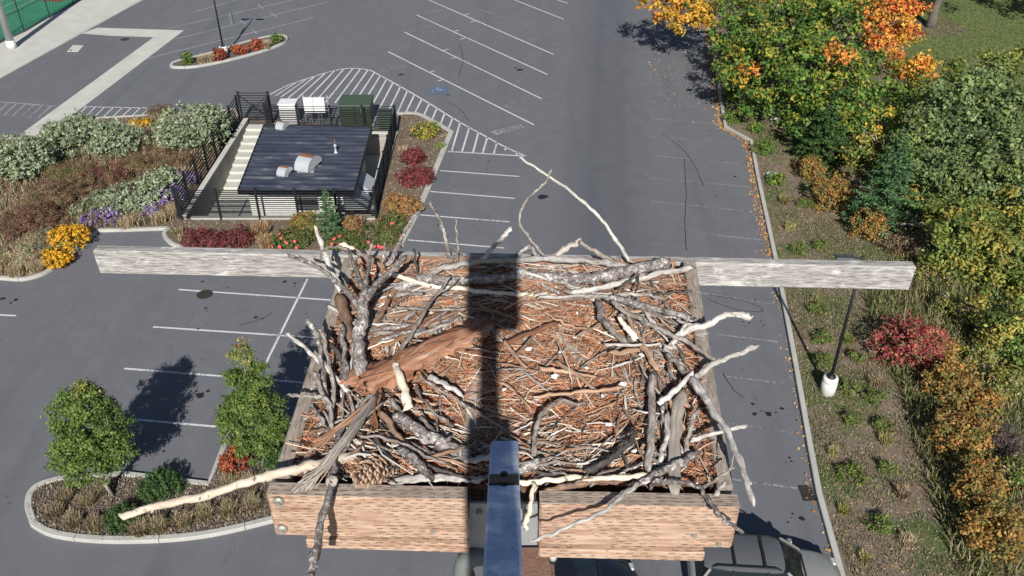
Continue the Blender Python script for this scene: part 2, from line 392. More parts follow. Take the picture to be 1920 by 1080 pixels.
def shrub(name, label, px, py, wpx, h, p, leaf=0.12, cover=1.5, clump=0.2, group=None, cat='shrub', m='leaf', z=0.1, sy=0.9, aspect=0.65, flowers=None):
    b = G(px, py, z); r = m_of(wpx / 2, b); b = b + Vector((0, r * sy * 0.6, 0))
    t = thing(name, label, cat, b, group); lb = [(b + Vector((0, 0, h * 0.42)), (r * 0.92, r * sy * 0.92, h * 0.56), p)]
    for _ in range(5):
        a = rng.uniform(0, 6.28); q = rng.uniform(0.3, 0.62)
        lb.append((b + Vector((math.cos(a) * r * q, math.sin(a) * r * sy * q, h * rng.uniform(0.35, 0.62))), (r * 0.45, r * 0.45 * sy, h * 0.42), p))
    crown(t, lb, leaf, cover * 0.62, clump, aspect, m, 'foliage', z)
    mb = MB()
    for _ in range(7):
        a = rng.uniform(0, 6.28); e = b + Vector((math.cos(a) * r * 0.6, math.sin(a) * r * sy * 0.6, h * 0.7)); mb.tube(wander(b - Vector((0, 0, 0.03)), e, 4, 0.2), [0.02, 0.018, 0.014, 0.01, 0.006], 5)
    mb.build('stem', 'tree_bark', t)
    if flowers:
        fp, n = flowers; mbv = []
        d = unit(rng.normal(size=(n, 3)) + np.array([0, -0.5, 0.5])); d[:, 2] = np.abs(d[:, 2])
        C = np.array(b) + np.array([0, 0, h * 0.42]) + d * np.array([r, r * sy, h * 0.6]) * rng.uniform(0.9, 1.08, (n, 1))
        if 'bloom_mesh' not in MATS:
            bmb = MB(); ring = [(math.cos(k * .7854) * .085 * (1.15 if k % 2 else .8), math.sin(k * .7854) * .085 * (1.15 if k % 2 else .8), .035 if k % 2 else .02) for k in range(8)]
            bmb.add([(0, 0, 0)] + ring + [(0, 0, .05)], [(0, 1 + k, 1 + (k + 1) % 8) for k in range(8)] + [(9, 1 + (k + 1) % 8, 1 + k) for k in range(8)])
            me = bpy.data.meshes.new('bloom'); me.from_pydata([tuple(v_) for v_ in bmb.v], [], bmb.f); me.materials.append(simple('rose_petal', fp[1], fp[0], 25, .6)); MATS['bloom_mesh'] = me
        for c_, d_ in zip(C, d):
            o = link(bpy.data.objects.new('bloom', MATS['bloom_mesh']), t); o.location = Vector(c_) - origin(t); o.rotation_euler = Vector(d_).to_track_quat('Z', 'Y').to_euler(); k_ = rng.uniform(.6, 1.3); o.scale = (k_, k_, k_)
    return t
def blades(C, h, wd, lean, p, heads=False):
    n = len(C); a = rng.uniform(0, 2 * math.pi, n); l = rng.uniform(0.2, 1, n) * lean; hh = h * rng.uniform(0.6, 1.15, n)
    d = np.stack([np.cos(a), np.sin(a), np.zeros(n)], 1); s = np.stack([-np.sin(a), np.cos(a), np.zeros(n)], 1) * (wd * 0.5)
    up = np.array([0, 0, 1.0]); mid = C + d * (l * hh * 0.35)[:, None] + up * (hh * 0.6)[:, None]; tip = C + d * (l * hh)[:, None] + up * (hh * (1 - 0.25 * l))[:, None]
    V = np.empty((n, 5, 3)); V[:, 0] = C - s; V[:, 1] = C + s; V[:, 2] = mid + s; V[:, 3] = mid - s; V[:, 4] = tip
    k = np.arange(n)[:, None] * 5
    F = np.concatenate([k + [0, 1, 2], k + [0, 2, 3], k + [3, 2, 4]])
    return V.reshape(-1, 3), F, np.repeat(pal(p, n) * rng.uniform(0.75, 1.25, (n, 1)), 5, 0)
def tuft(label, px, py, wpx, h, p=TUFT, n=260, z=0.1, group=None, name='grass_tuft'):
    b = G(px, py, z); r = m_of(wpx / 2, b)
    a = rng.uniform(0, 6.28, n); q = np.sqrt(rng.uniform(0, 1, n)) * r * 0.45
    C = np.array(b) + np.stack([np.cos(a) * q, np.sin(a) * q, np.zeros(n)], 1)
    V, F, T = blades(C, h, 0.022, 0.75, p); V = V - np.array(b)
    o = fastmesh(name, V, F, T, 'dry'); o.location = b
    return tag(o, label, 'grass', group)

# ================================================================== THE SETTING
def GP(pts, z=0.0): return [G(x, y, z) for x, y in pts]
PIT = [(-16.7, 38.98), (-7.3, 38.98), (-7.3, 49.3), (-15.1, 49.3), (-15.1, 51.2), (-16.7, 51.2)]
CURB = GP([(1320, 0), (1330, 60), (1343, 130), (1352, 195), (1360, 240), (1408, 266), (1420, 330), (1436, 405), (1452, 480), (1465, 545), (1490, 680), (1520, 850), (1535, 930), (1560, 1020)])
CURB = [CURB[0] + (CURB[0] - CURB[1]) * 4] + CURB + [Vector((9.6, 12, 0)), Vector((8.9, 6, 0)), Vector((7.5, -30, 0))]
sheet('ground', [[(-1500, -300), (1500, -300), (1500, 2500), (-1500, 2500)], PIT], -0.03, 'bank_soil')
lot_edge = [(-300, -40)] + [(7.0, -40)] + [(p.x, p.y) for p in CURB[::-1]] + [(30, 300), (-300, 300)]
lot = sheet('parking_lot', [lot_edge, PIT], 0.0, 'asphalt')
bank = sheet('bank_ground', [[(p.x + 0.1, p.y) for p in CURB] + [(7, -60), (250, -60), (250, 300), (30, 300)]], 0.10, 'bank_soil')
sheet('lawn', [GP([(1745, 260), (1700, 150), (1690, 60), (1650, -60), (1700, -160), (2600, -160), (2600, 160), (2000, 230), (1850, 240)], 0.104)], 0.104, 'lawn_turf')
sheet('dirt_patch', [[G(1745 + 62 * math.cos(a) * (1 + .25 * math.sin(3 * a)), 52 + 20 * math.sin(a) * (1 + .2 * math.cos(2 * a)), .108) for a in np.linspace(0, 6.28, 28)[:-1]]], 0.108, 'bed_soil')

def kerb(name, pts, wd=0.16, ht=0.13, closed=False, gap=3.0, z=0.0, m='concrete'):
    """poured kerb in sections with open joints"""
    P = [Vector((p[0], p[1], 0)) for p in pts]
    if closed: P.append(P[0])
    mb = MB(); n = len(P); nor = []
    for i in range(n):
        a = P[i - 1] if i else (P[-2] if closed else P[0]); b = P[i + 1] if i < n - 1 else (P[1] if closed else P[-1])
        d = (b - a).normalized(); nor.append(Vector((-d.y, d.x, 0)))
    run = 0.0
    for i in range(n - 1):
        a, b = P[i].copy(), P[i + 1].copy(); L = (b - a).length
        if L < 1e-4: continue
        na, nb = nor[i], nor[i + 1]; run += L
        t1 = 1.0
        if run > gap: run = 0.0; t1 = max(0.2, 1 - 0.02 / L); b = a.lerp(b, t1); nb = na.lerp(nor[i + 1], t1)
        h = wd / 2; c = 0.02
        def ring(p, q): return [p - q * h, p - q * h + Vector((0, 0, ht - c)), p - q * (h - c) + Vector((0, 0, ht)), p + q * (h - c) + Vector((0, 0, ht)), p + q * h + Vector((0, 0, ht - c)), p + q * h]
        A, B = [v + Vector((0, 0, z)) for v in ring(a, na)], [v + Vector((0, 0, z)) for v in ring(b, nb)]
        mb.add(A + B, [(j, j + 1, 7 + j, 6 + j) for j in range(5)] + [(0, 5, 4, 3, 2, 1), (6, 7, 8, 9, 10, 11)])
    o = mb.build(name, m); o['kind'] = 'structure'; return o
kerb('kerb', CURB, 0.2, 0.15)

# far pavement, gutter band, courts
PAVE_N = [(0, 147), (152, 63), (267, 0)]; PAVE_F = [(0, 82), (47, 60), (94, 33), (155, 0)]
pe = GP(PAVE_N); pf = GP(PAVE_F)
def ext(l, k): return [l[0] + (l[0] - l[1]) * k] + l + [l[-1] + (l[-1] - l[-2]) * k]
pe2, pf2 = ext(pe, 1.5), ext(pf, 1.5)
sheet('pavement', [pe2 + pf2[::-1]], 0.012, 'concrete_pale')
kerb('kerb', [p - Vector((0, 0, 0)) for p in pe2[:]], 0.18, 0.05)
fld = [p + Vector((-0.25, 0.3, 0)) for p in pf2]
sheet('sports_court', [fld + [Vector((fld[-1].x - 60, fld[-1].y + 20, 0)), Vector((fld[0].x - 60, fld[0].y + 20, 0))]], 0.014, 'court_green')
sheet('running_track', [GP([(58, 0), (110, 4), (150, -6), (220, -40), (180, -120), (-200, -120), (-200, -20)])], 0.019, 'track_red')
tl = GP([(0, 30), (60, 0)]); 
for k in range(4):
    q = MB(); a = tl[0] + Vector((-k * 1.2, k * 1.3 - 1, 0)); b = tl[1] + Vector((-k * 1.2, k * 1.3 - 1, 0)); q.bar(a + (a - b) * 1 + Vector((0, 0, .02)), b + (b - a) + Vector((0, 0, .02)), 0.08, 0.004); o = q.build('court_line', 'faded_paint', None); o['kind'] = 'structure'
sheet('gutter_band', [GP([(183, 52), (345, 57), (75, 262), (38, 252), (288, 70), (203, 67), (152, 63)])], 0.006, 'concrete_pale')

# painted markings (children of the lot)
def line(a, b, wd=0.10, m='white_paint', z=0.004, name='stall_line'):
    A, B = G(*a), G(*b); d = (B - A).normalized(); s = Vector((-d.y, d.x, 0)) * wd / 2; up = Vector((0, 0, z))
    return MB().add([A - s + up, B - s + up, B + s + up, A + s + up], [(0, 1, 2, 3)]).build(name, m, lot)
for a, b in [((335, 543), (640, 564)), ((287, 613), (620, 635)), ((233, 691), (590, 719)), ((180, 780), (405, 800)), ((-60, 588), (30, 592)), ((577, 522), (498, 682)),
             ((825, 320), (975, 331)), ((806, 359), (965, 372)), ((788, 403), (955, 416)), ((765, 450), (945, 465)), ((745, 498), (935, 516))]:
    line(a, b)
for a, b in [((1215, 190), (1335, 205)), ((1220, 222), (1347, 233)), ((1220, 255), (1362, 267)), ((1218, 291), (1399, 309)), ((1217, 333), (1409, 351)), ((1220, 377), (1423, 398)), ((1285, 434), (1427, 450)),
             ((1290, 485), (1437, 506)), ((1300, 547), (1447, 570)), ((1305, 622), (1458, 641)), ((1320, 700), (1470, 719)), ((1340, 790), (1503, 813)), ((1370, 898), (1497, 916))]:
    line(a, b, 0.09, 'ghost_paint')
far = [((728, 97), (1001, 234)), ((758, 60), (1015, 185)), ((781, 28), (1027, 140)), ((804, 0), (1038, 102)), ((965, 0), (1057, 36)), ((1045, 0), (1065, 6)), ((780, -30), (965, 0))]
for a, b in far: line(a, b, 0.12)
line((900, 18), (1048, 67), 0.1, 'ghost_paint')
for (a, b) in far[:4]:
    for t in (0.28, 0.38):
        x, y = a[0] + (b[0] - a[0]) * t, a[1] + (b[1] - a[1]) * t; line((x, y), (x + (11 if t < .3 else -11), y - (3 if t < .3 else -3)), 0.1)
for a, b in [((275, 110), (587, 33)), ((325, 74), (617, 3)), ((316, 53), (548, 0)), ((358, 24), (460, -5))]: line(a, b, 0.10, 'faded_paint')
for x, y in [(455, 42), (512, 27), (476, 59), (488, 12)]: line((x - 5, y - 4), (x + 6, y + 4), 0.1, 'faded_paint')
# hatched no-parking zone behind the hut
OUT = [(505, 178), (540, 160), (580, 146), (620, 134), (655, 128), (690, 131), (710, 140), (752, 163), (800, 191), (850, 222), (900, 250), (950, 277), (987, 293)]
o3 = smooth_line([Vector((x, y, 0)) for x, y in OUT], 5)
mb = MB()
for i in range(len(o3) - 1):
    A, B = G(o3[i].x, o3[i].y), G(o3[i + 1].x, o3[i + 1].y); d = (B - A).normalized(); s = Vector((-d.y, d.x, 0)) * 0.06; up = Vector((0, 0, .004)); mb.add([A - s + up, B - s + up, B + s + up, A + s + up], [(0, 1, 2, 3)])
mb.build('hatch_border', 'white_paint', lot); line((840, 284), (987, 293), 0.12)
for a, b in [((972, 285), (968, 291)), ((950, 277), (946, 282)), ((932, 267), (926, 288)), ((914, 257), (905, 287)), ((897, 248), (887, 286)), ((880, 239), (866, 285)), ((863, 229), (847, 283)), ((849, 221), (838, 248)), ((834, 212), (824, 238)), ((819, 203), (808, 230)),
             ((805, 194), (793, 220)), ((791, 186), (777, 213)), ((777, 178), (760, 213)), ((764, 170), (745, 212)), ((751, 162), (730, 205)), ((737, 155), (712, 202)), ((725, 148), (696, 200)), ((713, 142), (678, 198)), ((702, 136), (662, 196)), ((690, 131), (645, 195)), ((676, 129), (628, 193)), ((662, 128), (610, 192)), ((645, 129), (592, 190)),
             ((628, 132), (574, 188)), ((610, 137), (556, 186)), ((592, 142), (540, 184)), ((575, 148), (527, 182)), ((557, 154), (516, 180))]:
    line(a, b, 0.11, name='hatch_line')
line((-60, 186), (102, 199), 0.1, 'faded_paint'); line((-60, 207), (60, 222), 0.08, 'ghost_paint'); line((155, 200), (300, 203), 0.1)
for k in range(7): line((0 + 16 * k, 191 + 1.3 * k), (-24 + 16 * k, 213 + 1.2 * k), 0.08, 'faded_paint', name='hatch_line')
for k in range(8): line((162 + 17 * k, 200.5 + .2 * k), (140 + 17 * k, 222), 0.09, name='hatch_line')
# lettering
def ground_text(body, a, b, hpx, m, sx=1.0, z=0.005):
    A, B = G(*a), G(*b); cu = bpy.data.curves.new('txt', 'FONT'); cu.body = body; cu.size = 1.0; cu.offset = 0.012
    tmp = bpy.data.objects.new('txt', cu); COL.objects.link(tmp); dg = bpy.context.evaluated_depsgraph_get()
    me = bpy.data.meshes.new_from_object(tmp.evaluated_get(dg)); bpy.data.objects.remove(tmp)
    xs = [v.co.x for v in me.vertices]; w_ = max(xs) - min(xs); d = (B - A); L = d.length; an = math.atan2(d.y, d.x)
    h = hpx
    me.transform(Matrix.Translation((A.x, A.y, z)) @ Matrix.Rotation(an, 4, 'Z') @ Matrix.Diagonal((L / w_, h, 1, 1)) @ Matrix.Translation((-min(xs), 0, 0)))
    me.materials.append(MATS[m]); o = link(bpy.data.objects.new('painted_lettering', me), lot); return o
for a, b, m in [((930, 253), (986, 239), 'faded_paint'), ((952, 203), (1002, 188), 'ghost_paint'), ((972, 153), (1016, 141), 'ghost_paint'), ((981, 113), (1024, 102), 'ghost_paint'), ((1000, 76), (1036, 67), 'ghost_paint'), ((1009, 43), (1044, 35), 'ghost_paint'),
                ((720, 137), (764, 125), 'ghost_paint'), ((741, 96), (783, 86), 'ghost_paint'), ((769, 60), (813, 50), 'ghost_paint'), ((792, 28), (836, 19), 'ghost_paint')]:
    ground_text('BOATS ONLY', a, b, 0.9, m)
# accessible-bay symbol
q = GP([(797, 170.5), (823, 161.5), (844, 170.5), (817, 179.5)]); MB().add([p + Vector((0, 0, .004)) for p in q], [(0, 1, 2, 3)]).build('painted_square', 'blue_paint', lot)
cx = sum(q, Vector()) / 4; ux = (q[2] - q[0]).normalized(); uy = Vector((-ux.y, ux.x, 0)); mb = MB(); up = Vector((0, 0, .009))
def seg(a, b, wd=.09):
    A = cx + ux * a[0] + uy * a[1] + up; B = cx + ux * b[0] + uy * b[1] + up; d = (B - A).normalized(); s = Vector((-d.y, d.x, 0)) * wd / 2; mb.add([A - s, B - s, B + s, A + s], [(0, 1, 2, 3)])
for i in range(14):
    a0, a1 = 2.2 + i * .3, 2.2 + (i + 1) * .3; seg((math.cos(a0) * .38, math.sin(a0) * .38 - .1), (math.cos(a1) * .38, math.sin(a1) * .38 - .1))
for a, b in [((-.05, .5), (-.02, .1)), ((-.02, .1), (.3, .1)), ((.3, .1), (.42, -.35)), ((-.04, .3), (.22, .3)), ((.42, -.35), (.55, -.3)), ((-.09, .64), (0, .64)), ((-.09, .69), (0, .69))]: seg(a, b)
mb.build('painted_symbol', 'faded_paint', lot)
# oil spots seen beside the right stalls and left stalls
simple('oil', (0.020, 0.020, 0.023), (0.014, 0.014, 0.016), 5, 0.6)
def blot(px, py, rp, ry=None):
    c = G(px, py); r = m_of(rp, c); ph = rng.uniform(0, 6.28)
    P = [c + Vector((math.cos(a) * r * (1 + .22 * math.sin(2 * a + ph) + .12 * math.sin(5 * a + ph)), math.sin(a) * r * (ry or 1) * (1 + .2 * math.cos(3 * a + ph)), .004)) for a in np.linspace(0, 6.283, 15)[:-1]]
    MB().add(P, [tuple(range(14))]).build('oil_spot', 'oil', lot)
for px, py, rp in [(1411, 757, 4), (1415, 776, 5), (1441, 776, 7), (1466, 766, 4), (1426, 771, 2), (1455, 773, 2.5), (1433, 772, 1.5), (1494, 787, 3), (1480, 795, 1.5), (1480, 858, 3), (1484, 865, 2.5), (1473, 867, 1.5), (1486, 963, 2.5), (1477, 979, 2.5), (1484, 971, 1.5), (1503, 972, 6), (1393, 603, 2), (1405, 605, 2.5), (1426, 602, 2), (1432, 610, 2), (1398, 612, 1.5),
                   (386, 578, 3), (388, 583, 2), (758, 595, 3), (534, 528, 4), (553, 531, 3), (552, 537, 2), (380, 528, 3), (375, 741, 9), (390, 733, 4), (368, 733, 3), (307, 846, 3), (1018, 369, 10), (975, 131, 6), (966, 127, 3), (752, 140, 5), (840, 178, 3), (480, 595, 4), (492, 598, 2), (372, 617, 2.5), (5, 560, 5), (30, 562, 5), (20, 568, 3), (1331, 245, 2), (1378, 331, 3), (1355, 333, 1.5), (1283, 299, 2)]:
    blot(px, py, rp, .9)
for P in ([(1283, 300), (1286, 360), (1284, 420), (1287, 470)], [(1240, 250), (1290, 290), (1320, 350)], [(840, 190), (868, 210), (880, 228)], [(860, 145), (868, 110), (862, 80)], [(1395, 745), (1375, 730), (1355, 700)], [(450, 610), (490, 598), (512, 585)], [(1325, 560), (1380, 580), (1430, 583), (1400, 565), (1330, 553)]):
    mb = MB(); q = [v + Vector((rng.normal() * .02, rng.normal() * .02, .004)) for v in smooth_line(GP(P), 6)]
    for a, b in zip(q, q[1:]):
        d = (b - a).normalized(); s_ = Vector((-d.y, d.x, 0)) * .018; mb.add([a - s_, b - s_, b + s_, a + s_], [(0, 1, 2, 3)])
    mb.build('sealed_crack', 'oil', lot)
for _ in range(46):
    x, y = (rng.uniform(300, 600), rng.uniform(530, 800)) if rng.uniform() < .4 else ((rng.uniform(800, 960), rng.uniform(300, 460)) if rng.uniform() < .5 else (rng.uniform(1300, 1440), rng.uniform(260, 900)))
    blot(x, y, rng.uniform(.8, 2.2), .8)
# manholes, pad, storm drain
simple('iron', (0.07, 0.06, 0.05), (0.05, 0.045, 0.04), 12, 0.6, 0.5)
def manhole(px, py, r, label):
    c = G(px, py); t = thing('manhole_cover', label, 'manhole', c)
    MB().lathe(c, [(r, 0.0), (r, .014), (r - .04, .016), (r - .05, .010)], 28).build('frame', 'iron', t)
    mb = MB().lathe(c, [(r - .06, 0), (r - .06, .016)], 24)
    mb.build('lid', 'iron', t)
    k = MB()
    for i in range(-3, 4): k.box(c + Vector((0, i * r * .24, .018)), (r * 1.5 * math.sqrt(max(.05, 1 - (i * .24) ** 2)), .03, .008))
    k.build('tread_bar', 'iron', t)
manhole(384, 552, 0.36, 'round iron manhole cover by the topmost near left stall line')
manhole(234, 74, 0.34, 'dark iron manhole cover inside the concrete L band far left')
t = thing('access_hatch', 'pale concrete access hatch with a dark lift hole in far left asphalt', 'hatch', G(141, 92))
MB().hexa(GP([(126, 97), (147, 97), (157, 86), (137, 85)]), [p + Vector((0, 0, .03)) for p in GP([(126, 97), (147, 97), (157, 86), (137, 85)])]).build('slab', 'concrete_pale', t)
MB().lathe(G(133, 94.5, .028), [(.12, 0), (.12, .006)], 14).build('lift_hole', 'iron', t)
t = thing('storm_drain', 'iron storm drain grate sunk at the right kerb among leaves', 'drain', G(1516, 925))
c0 = G(1513, 925); fr = MB()
for s in (-1, 1): fr.box(c0 + Vector((s * .2, 0, .012)), (.04, .64, .024)); fr.box(c0 + Vector((0, s * .32, .012)), (.44, .04, .024))
fr.build('frame', 'iron', t); MB().box(c0 + Vector((0, 0, .003)), (.4, .6, .004)).build('sump', 'oil', t)
for i in range(9): MB().box(c0 + Vector((0, -.26 + .065 * i, .014)), (.37, .035, .02)).build('grate_bar', 'iron', t)

# planting beds
LBED = smooth_line(GP([(-80, 520), (0, 523), (45, 525), (85, 513), (120, 488), (150, 463), (183, 434)]), 5) + GP([(230, 433), (318, 430)])
HB = smooth_line(GP([(318, 430), (309, 440), (315, 452), (332, 463), (380, 478)]), 5)
HB2 = GP([(500, 492), (640, 500), (735, 492), (750, 462), (787, 392), (846, 250)]) + smooth_line(GP([(846, 250), (815, 232), (782, 216), (745, 216)]), 3)[1:]
BACK = GP([(745, 216)]) + [Vector((-6.9, 49.8, 0)), Vector((-15.0, 51.6, 0)), Vector((-17.6, 52.2, 0))] + GP([(440, 207), (360, 218), (275, 219), (180, 224), (100, 238), (60, 262), (-80, 268)])
bedloop = LBED + HB[1:] + HB2 + BACK[1:]
sheet('planting_bed', [bedloop, PIT], 0.10, 'bed_soil')
kerb('kerb', LBED + HB[1:], 0.2, 0.14); kerb('kerb', HB2[:4], .2, .14); kerb('kerb', HB2[3:], 0.32, 0.15); kerb('kerb', BACK[3:], 0.2, .14)
ISL = smooth_line(GP([(55, 955), (58, 930), (75, 913), (112, 901)]), 4) + GP([(230, 892), (392, 911), (425, 832), (445, 795), (600, 800), (620, 940)]) + smooth_line(GP([(560, 960), (512, 976), (400, 1002), (300, 1013), (190, 1014), (105, 1004), (65, 985)]), 4)
sheet('island_bed', [ISL], 0.09, 'island_soil'); kerb('kerb', ISL, 0.22, 0.15, True, 2.6)
FIS = smooth_line(GP([(322, 124), (335, 116), (400, 100), (470, 78), (520, 68), (537, 72), (530, 83), (490, 98), (430, 114), (370, 126), (330, 128)]), 4, True)
sheet('far_island_bed', [FIS], 0.09, 'island_soil'); kerb('kerb', FIS, 0.22, 0.15, True, 2.6)

# ================================================================== THE HUT AND ITS YARD
metal('black_steel', (0.018, 0.019, 0.022), 0.5, 0.2); metal('galv', (0.50, 0.53, 0.54), 0.42, 0.7, (0.42, 0.45, 0.46))
metal('vent_zinc', (0.46, 0.50, 0.53), 0.55, 0.3, (.34, .37, .40)); simple('vent_rust', (0.26, 0.13, 0.07), (0.16, 0.08, 0.05), 10, 0.85)
simple('white_enamel', (0.66, 0.67, 0.67), (0.58, 0.59, 0.59), 3, 0.5); simple('green_enamel', (0.055, 0.085, 0.055), (0.045, 0.07, 0.045), 4, 0.5)
simple('block_white', (0.72, 0.72, 0.70), (0.60, 0.60, 0.58), 2.5, 0.8, 0, .3)
def roofmat():
    m, t, b = newmat('roof_steel'); b.inputs['Roughness'].default_value = 0.42; b.inputs['Metallic'].default_value = 0.0; b.inputs['Specular IOR Level'].default_value = 0.4
    v = coords(t, (0.5, 2.2, 1)); f = noise(t, v, 1.2, 6, .65); g = noise(t, coords(t), 7, 5, .7)
    c = ramp(t, f, [(.36, (0.022, 0.028, 0.045)), (.56, (0.042, 0.05, 0.074)), (.70, (0.13, 0.14, 0.155))]).outputs[0]
    c = mix(t, ramp(t, g, [(.62, (0, 0, 0)), (.75, (.5, .5, .5))]).outputs[0], c, (0.13, 0.13, 0.13)); t.links.new(c, b.inputs['Base Color']); return m
roofmat()
FLOOR = -1.25
sheet('yard_floor', [[(-16.9, 38.8), (-7.1, 38.8), (-7.1, 51.4), (-16.9, 51.4)]], FLOOR, 'concrete_pale')
def wallthing(a, b, th, z0, z1, label, side):
    t = thing('retaining_wall', label, 'wall', (a[0], a[1], z0)); A, B = Vector((a[0], a[1], 0)), Vector((b[0], b[1], 0)); d = (B - A).normalized(); s = Vector((-d.y, d.x, 0)) * side * th / 2; h = z1 - z0
    MB().bar(A + s + Vector((0, 0, z0 + h / 2)), B + s + Vector((0, 0, z0 + h / 2)), th, h).build('wall', 'concrete_wall', t, bevel=.008)
    MB().bar(A + s + Vector((0, 0, z1 + .03)) - d * .04, B + s + Vector((0, 0, z1 + .03)) + d * .04, th + .06, .06).build('coping', 'concrete_pale', t, bevel=.012)
    return t
wallthing((-16.7, 38.75), (-16.7, 51.25), .24, FLOOR - .1, .30, 'long stained concrete retaining wall left of the steps', 1)
wallthing((-16.45, 38.96), (-7.0, 38.96), .24, FLOOR - .1, .16, 'low concrete retaining wall below the front slat fence', -1)
wallthing((-7.3, 39.25), (-7.3, 49.25), .24, FLOOR - .1, .30, 'concrete retaining wall along the right side of the yard', -1)
wallthing((-14.85, 49.32), (-7.05, 49.32), .24, FLOOR - .1, .16, 'concrete retaining wall under the back slat fence', 1)
t = thing('concrete_stairs', 'pale concrete stairs descending between the retaining wall and black roof', 'stairs', (-15.9, 44, FLOOR))
NS = 9; run = 0.72; y0 = 51.15
for i in range(NS):
    z1 = -i * (abs(FLOOR) / NS); MB().box((-15.88, y0 - run * (i + .5), (z1 + FLOOR - .05) / 2), (1.62 + .001 * i, run - .004, z1 - FLOOR + .05)).build('step', 'concrete_pale', t, bevel=.012)
wallthing((-14.95, 49.6), (-14.95, 51.2), .2, FLOOR - .1, .14, 'short concrete cheek wall at the head of the stairs', -1)

# the hut itself
RQ = [Vector((-13.95, 39.22, 1.5)), Vector((-8.02, 39.08, 1.5)), Vector((-8.16, 47.0, 1.62)), Vector((-14.5, 47.2, 1.62))]
hut = thing('utility_hut', 'white block utility hut with a black ribbed metal roof behind slat fence', 'building', (-11.2, 43, FLOOR))
wx0, wx1, wy0, wy1 = -13.6, -8.75, 39.75, 46.7
def wallbox(name, a, b, th):
    return MB().bar(Vector((*a, (FLOOR + 1.42) / 2)), Vector((*b, (FLOOR + 1.42) / 2)), th, 1.42 - FLOOR).build(name, 'block_white', hut)
wf = wallbox('wall', (wx0, wy0), (wx1, wy0), .2); wallbox('wall', (wx0 + .11, wy0 + .105), (wx0 + .11, wy1 - .105), .2); wallbox('wall', (wx1 - .11, wy0 + .105), (wx1 - .11, wy1 - .105), .2); wallbox('wall', (wx0, wy1), (wx1, wy1), .2)
# louvre in the front wall
lx = -10.6
MB().box((lx, wy0 - .115, .55), (1.15, .03, .8)).build('louvre_frame', 'galv', hut)
for i in range(8): MB().box((lx, wy0 - .15, .22 + i * .094), (1.05, .05, .04), Matrix.Rotation(R(35), 3, 'X')).build('louvre_blade', 'black_steel', hut)
# roof deck, fascia and ribbed panels
dn = Vector((0, 0, .14)); roof = MB().hexa([p - dn for p in RQ], RQ).build('roof', 'black_steel', hut)
NP = 17
for i in range(NP):
    a, b = i / NP, (i + 1) / NP; e = .004
    p = [RQ[0].lerp(RQ[3], a), RQ[1].lerp(RQ[2], a), RQ[1].lerp(RQ[2], b), RQ[0].lerp(RQ[3], b)]; up = Vector((0, 0, .012))
    mb = MB().hexa([q + Vector((0, 0, .002)) for q in p], [q + up for q in p])
    d = (p[3] - p[0]) * .10; mb.hexa([p[0] + up, p[1] + up, p[1] + up + d, p[0] + up + d], [p[0] + up * 7, p[1] + up * 7, p[1] + up * 7 + d, p[0] + up * 7 + d])
    mb.build('roof_panel', 'roof_steel', roof)
for a, b in ((0, 1), (1, 2), (2, 3), (3, 0)):
    MB().bar(RQ[a] + Vector((0, 0, -.05)), RQ[b] + Vector((0, 0, -.05)), .07, .25).build('fascia', 'black_steel', roof, bevel=.01)
def hoodvent(px, py, wm, lm, hm, label=None):
    c = G(px, py, 1.56); v = Vector((0.42, 1, 0)).normalized()
    s = Vector((v.y, -v.x, 0)); base = MB().box(c + Vector((0, 0, .03)), (wm * 1.05, lm * .7, .1)).build('vent_curb', 'galv', hut)
    n = 9; mb = MB(); cap = MB()
    for k, q in ((0, -1), (1, 1)):
        pass
    prof = []
    for i in range(n + 1):
        a = math.pi * i / n * .94; prof.append(Vector((0, -math.cos(a) * lm * .55 + lm * .12, math.sin(a) * hm + .08)))
    L_ = [c + s * (-wm / 2) + v * p.y + Vector((0, 0, p.z)) for p in prof]; R_ = [c + s * (wm / 2) + v * p.y + Vector((0, 0, p.z)) for p in prof]
    cut = 4
    mb.add(L_[:cut + 1] + R_[:cut + 1], [(i, i + 1, cut + 2 + i, cut + 1 + i) for i in range(cut)]); mb.build('hood_front', 'vent_zinc', base, True)
    r2 = MB().add(L_[cut:] + R_[cut:], [(i, i + 1, n - cut + 2 + i, n - cut + 1 + i) for i in range(n - cut)]); r2.build('hood_crown', 'vent_rust', base, True)
    MB().add(L_, [tuple(range(n + 1))]).build('hood_cheek', 'vent_zinc', base); MB().add(R_, [tuple(range(n + 1))]).build('hood_cheek', 'vent_zinc', base)
hoodvent(576, 316, .85, 1.3, .62); hoodvent(533, 328, .5, .75, .36); hoodvent(529, 242, .5, .7, .36)
c = G(630, 288, 1.57); MB().lathe(c, [(.13, 0), (.11, .08), (.06, .12), (.06, .42), (.09, .44), (.09, .52), (.03, .56)], 14).build('vent_pipe', 'vent_zinc', hut, True)
MB().lathe(c + Vector((0, 0, .56)), [(.02, 0), (.02, .3)], 6).build('pipe_aerial', 'vent_rust', hut)
# two sheet-metal intake hoods on the right wall
for yc in (42.6, 40.6):
    x0 = wx1; A = Vector((x0, yc - .75, 1.05)); B = Vector((x0, yc + .75, 1.05)); Cc = Vector((x0 + 1.15, yc + .75, .05)); D = Vector((x0 + 1.15, yc - .75, .05)); E_ = Vector((x0, yc - .75, .05)); F_ = Vector((x0, yc + .75, .05))
    MB().add([A, B, Cc, D, E_, F_], [(0, 3, 2, 1), (0, 4, 3), (1, 2, 5)]).build('intake_hood', 'vent_zinc', hut)
MB().box((-7.9, 41.6, .02), (.3, .35, .3)).build('wall_light', 'white_enamel', hut, bevel=.03)

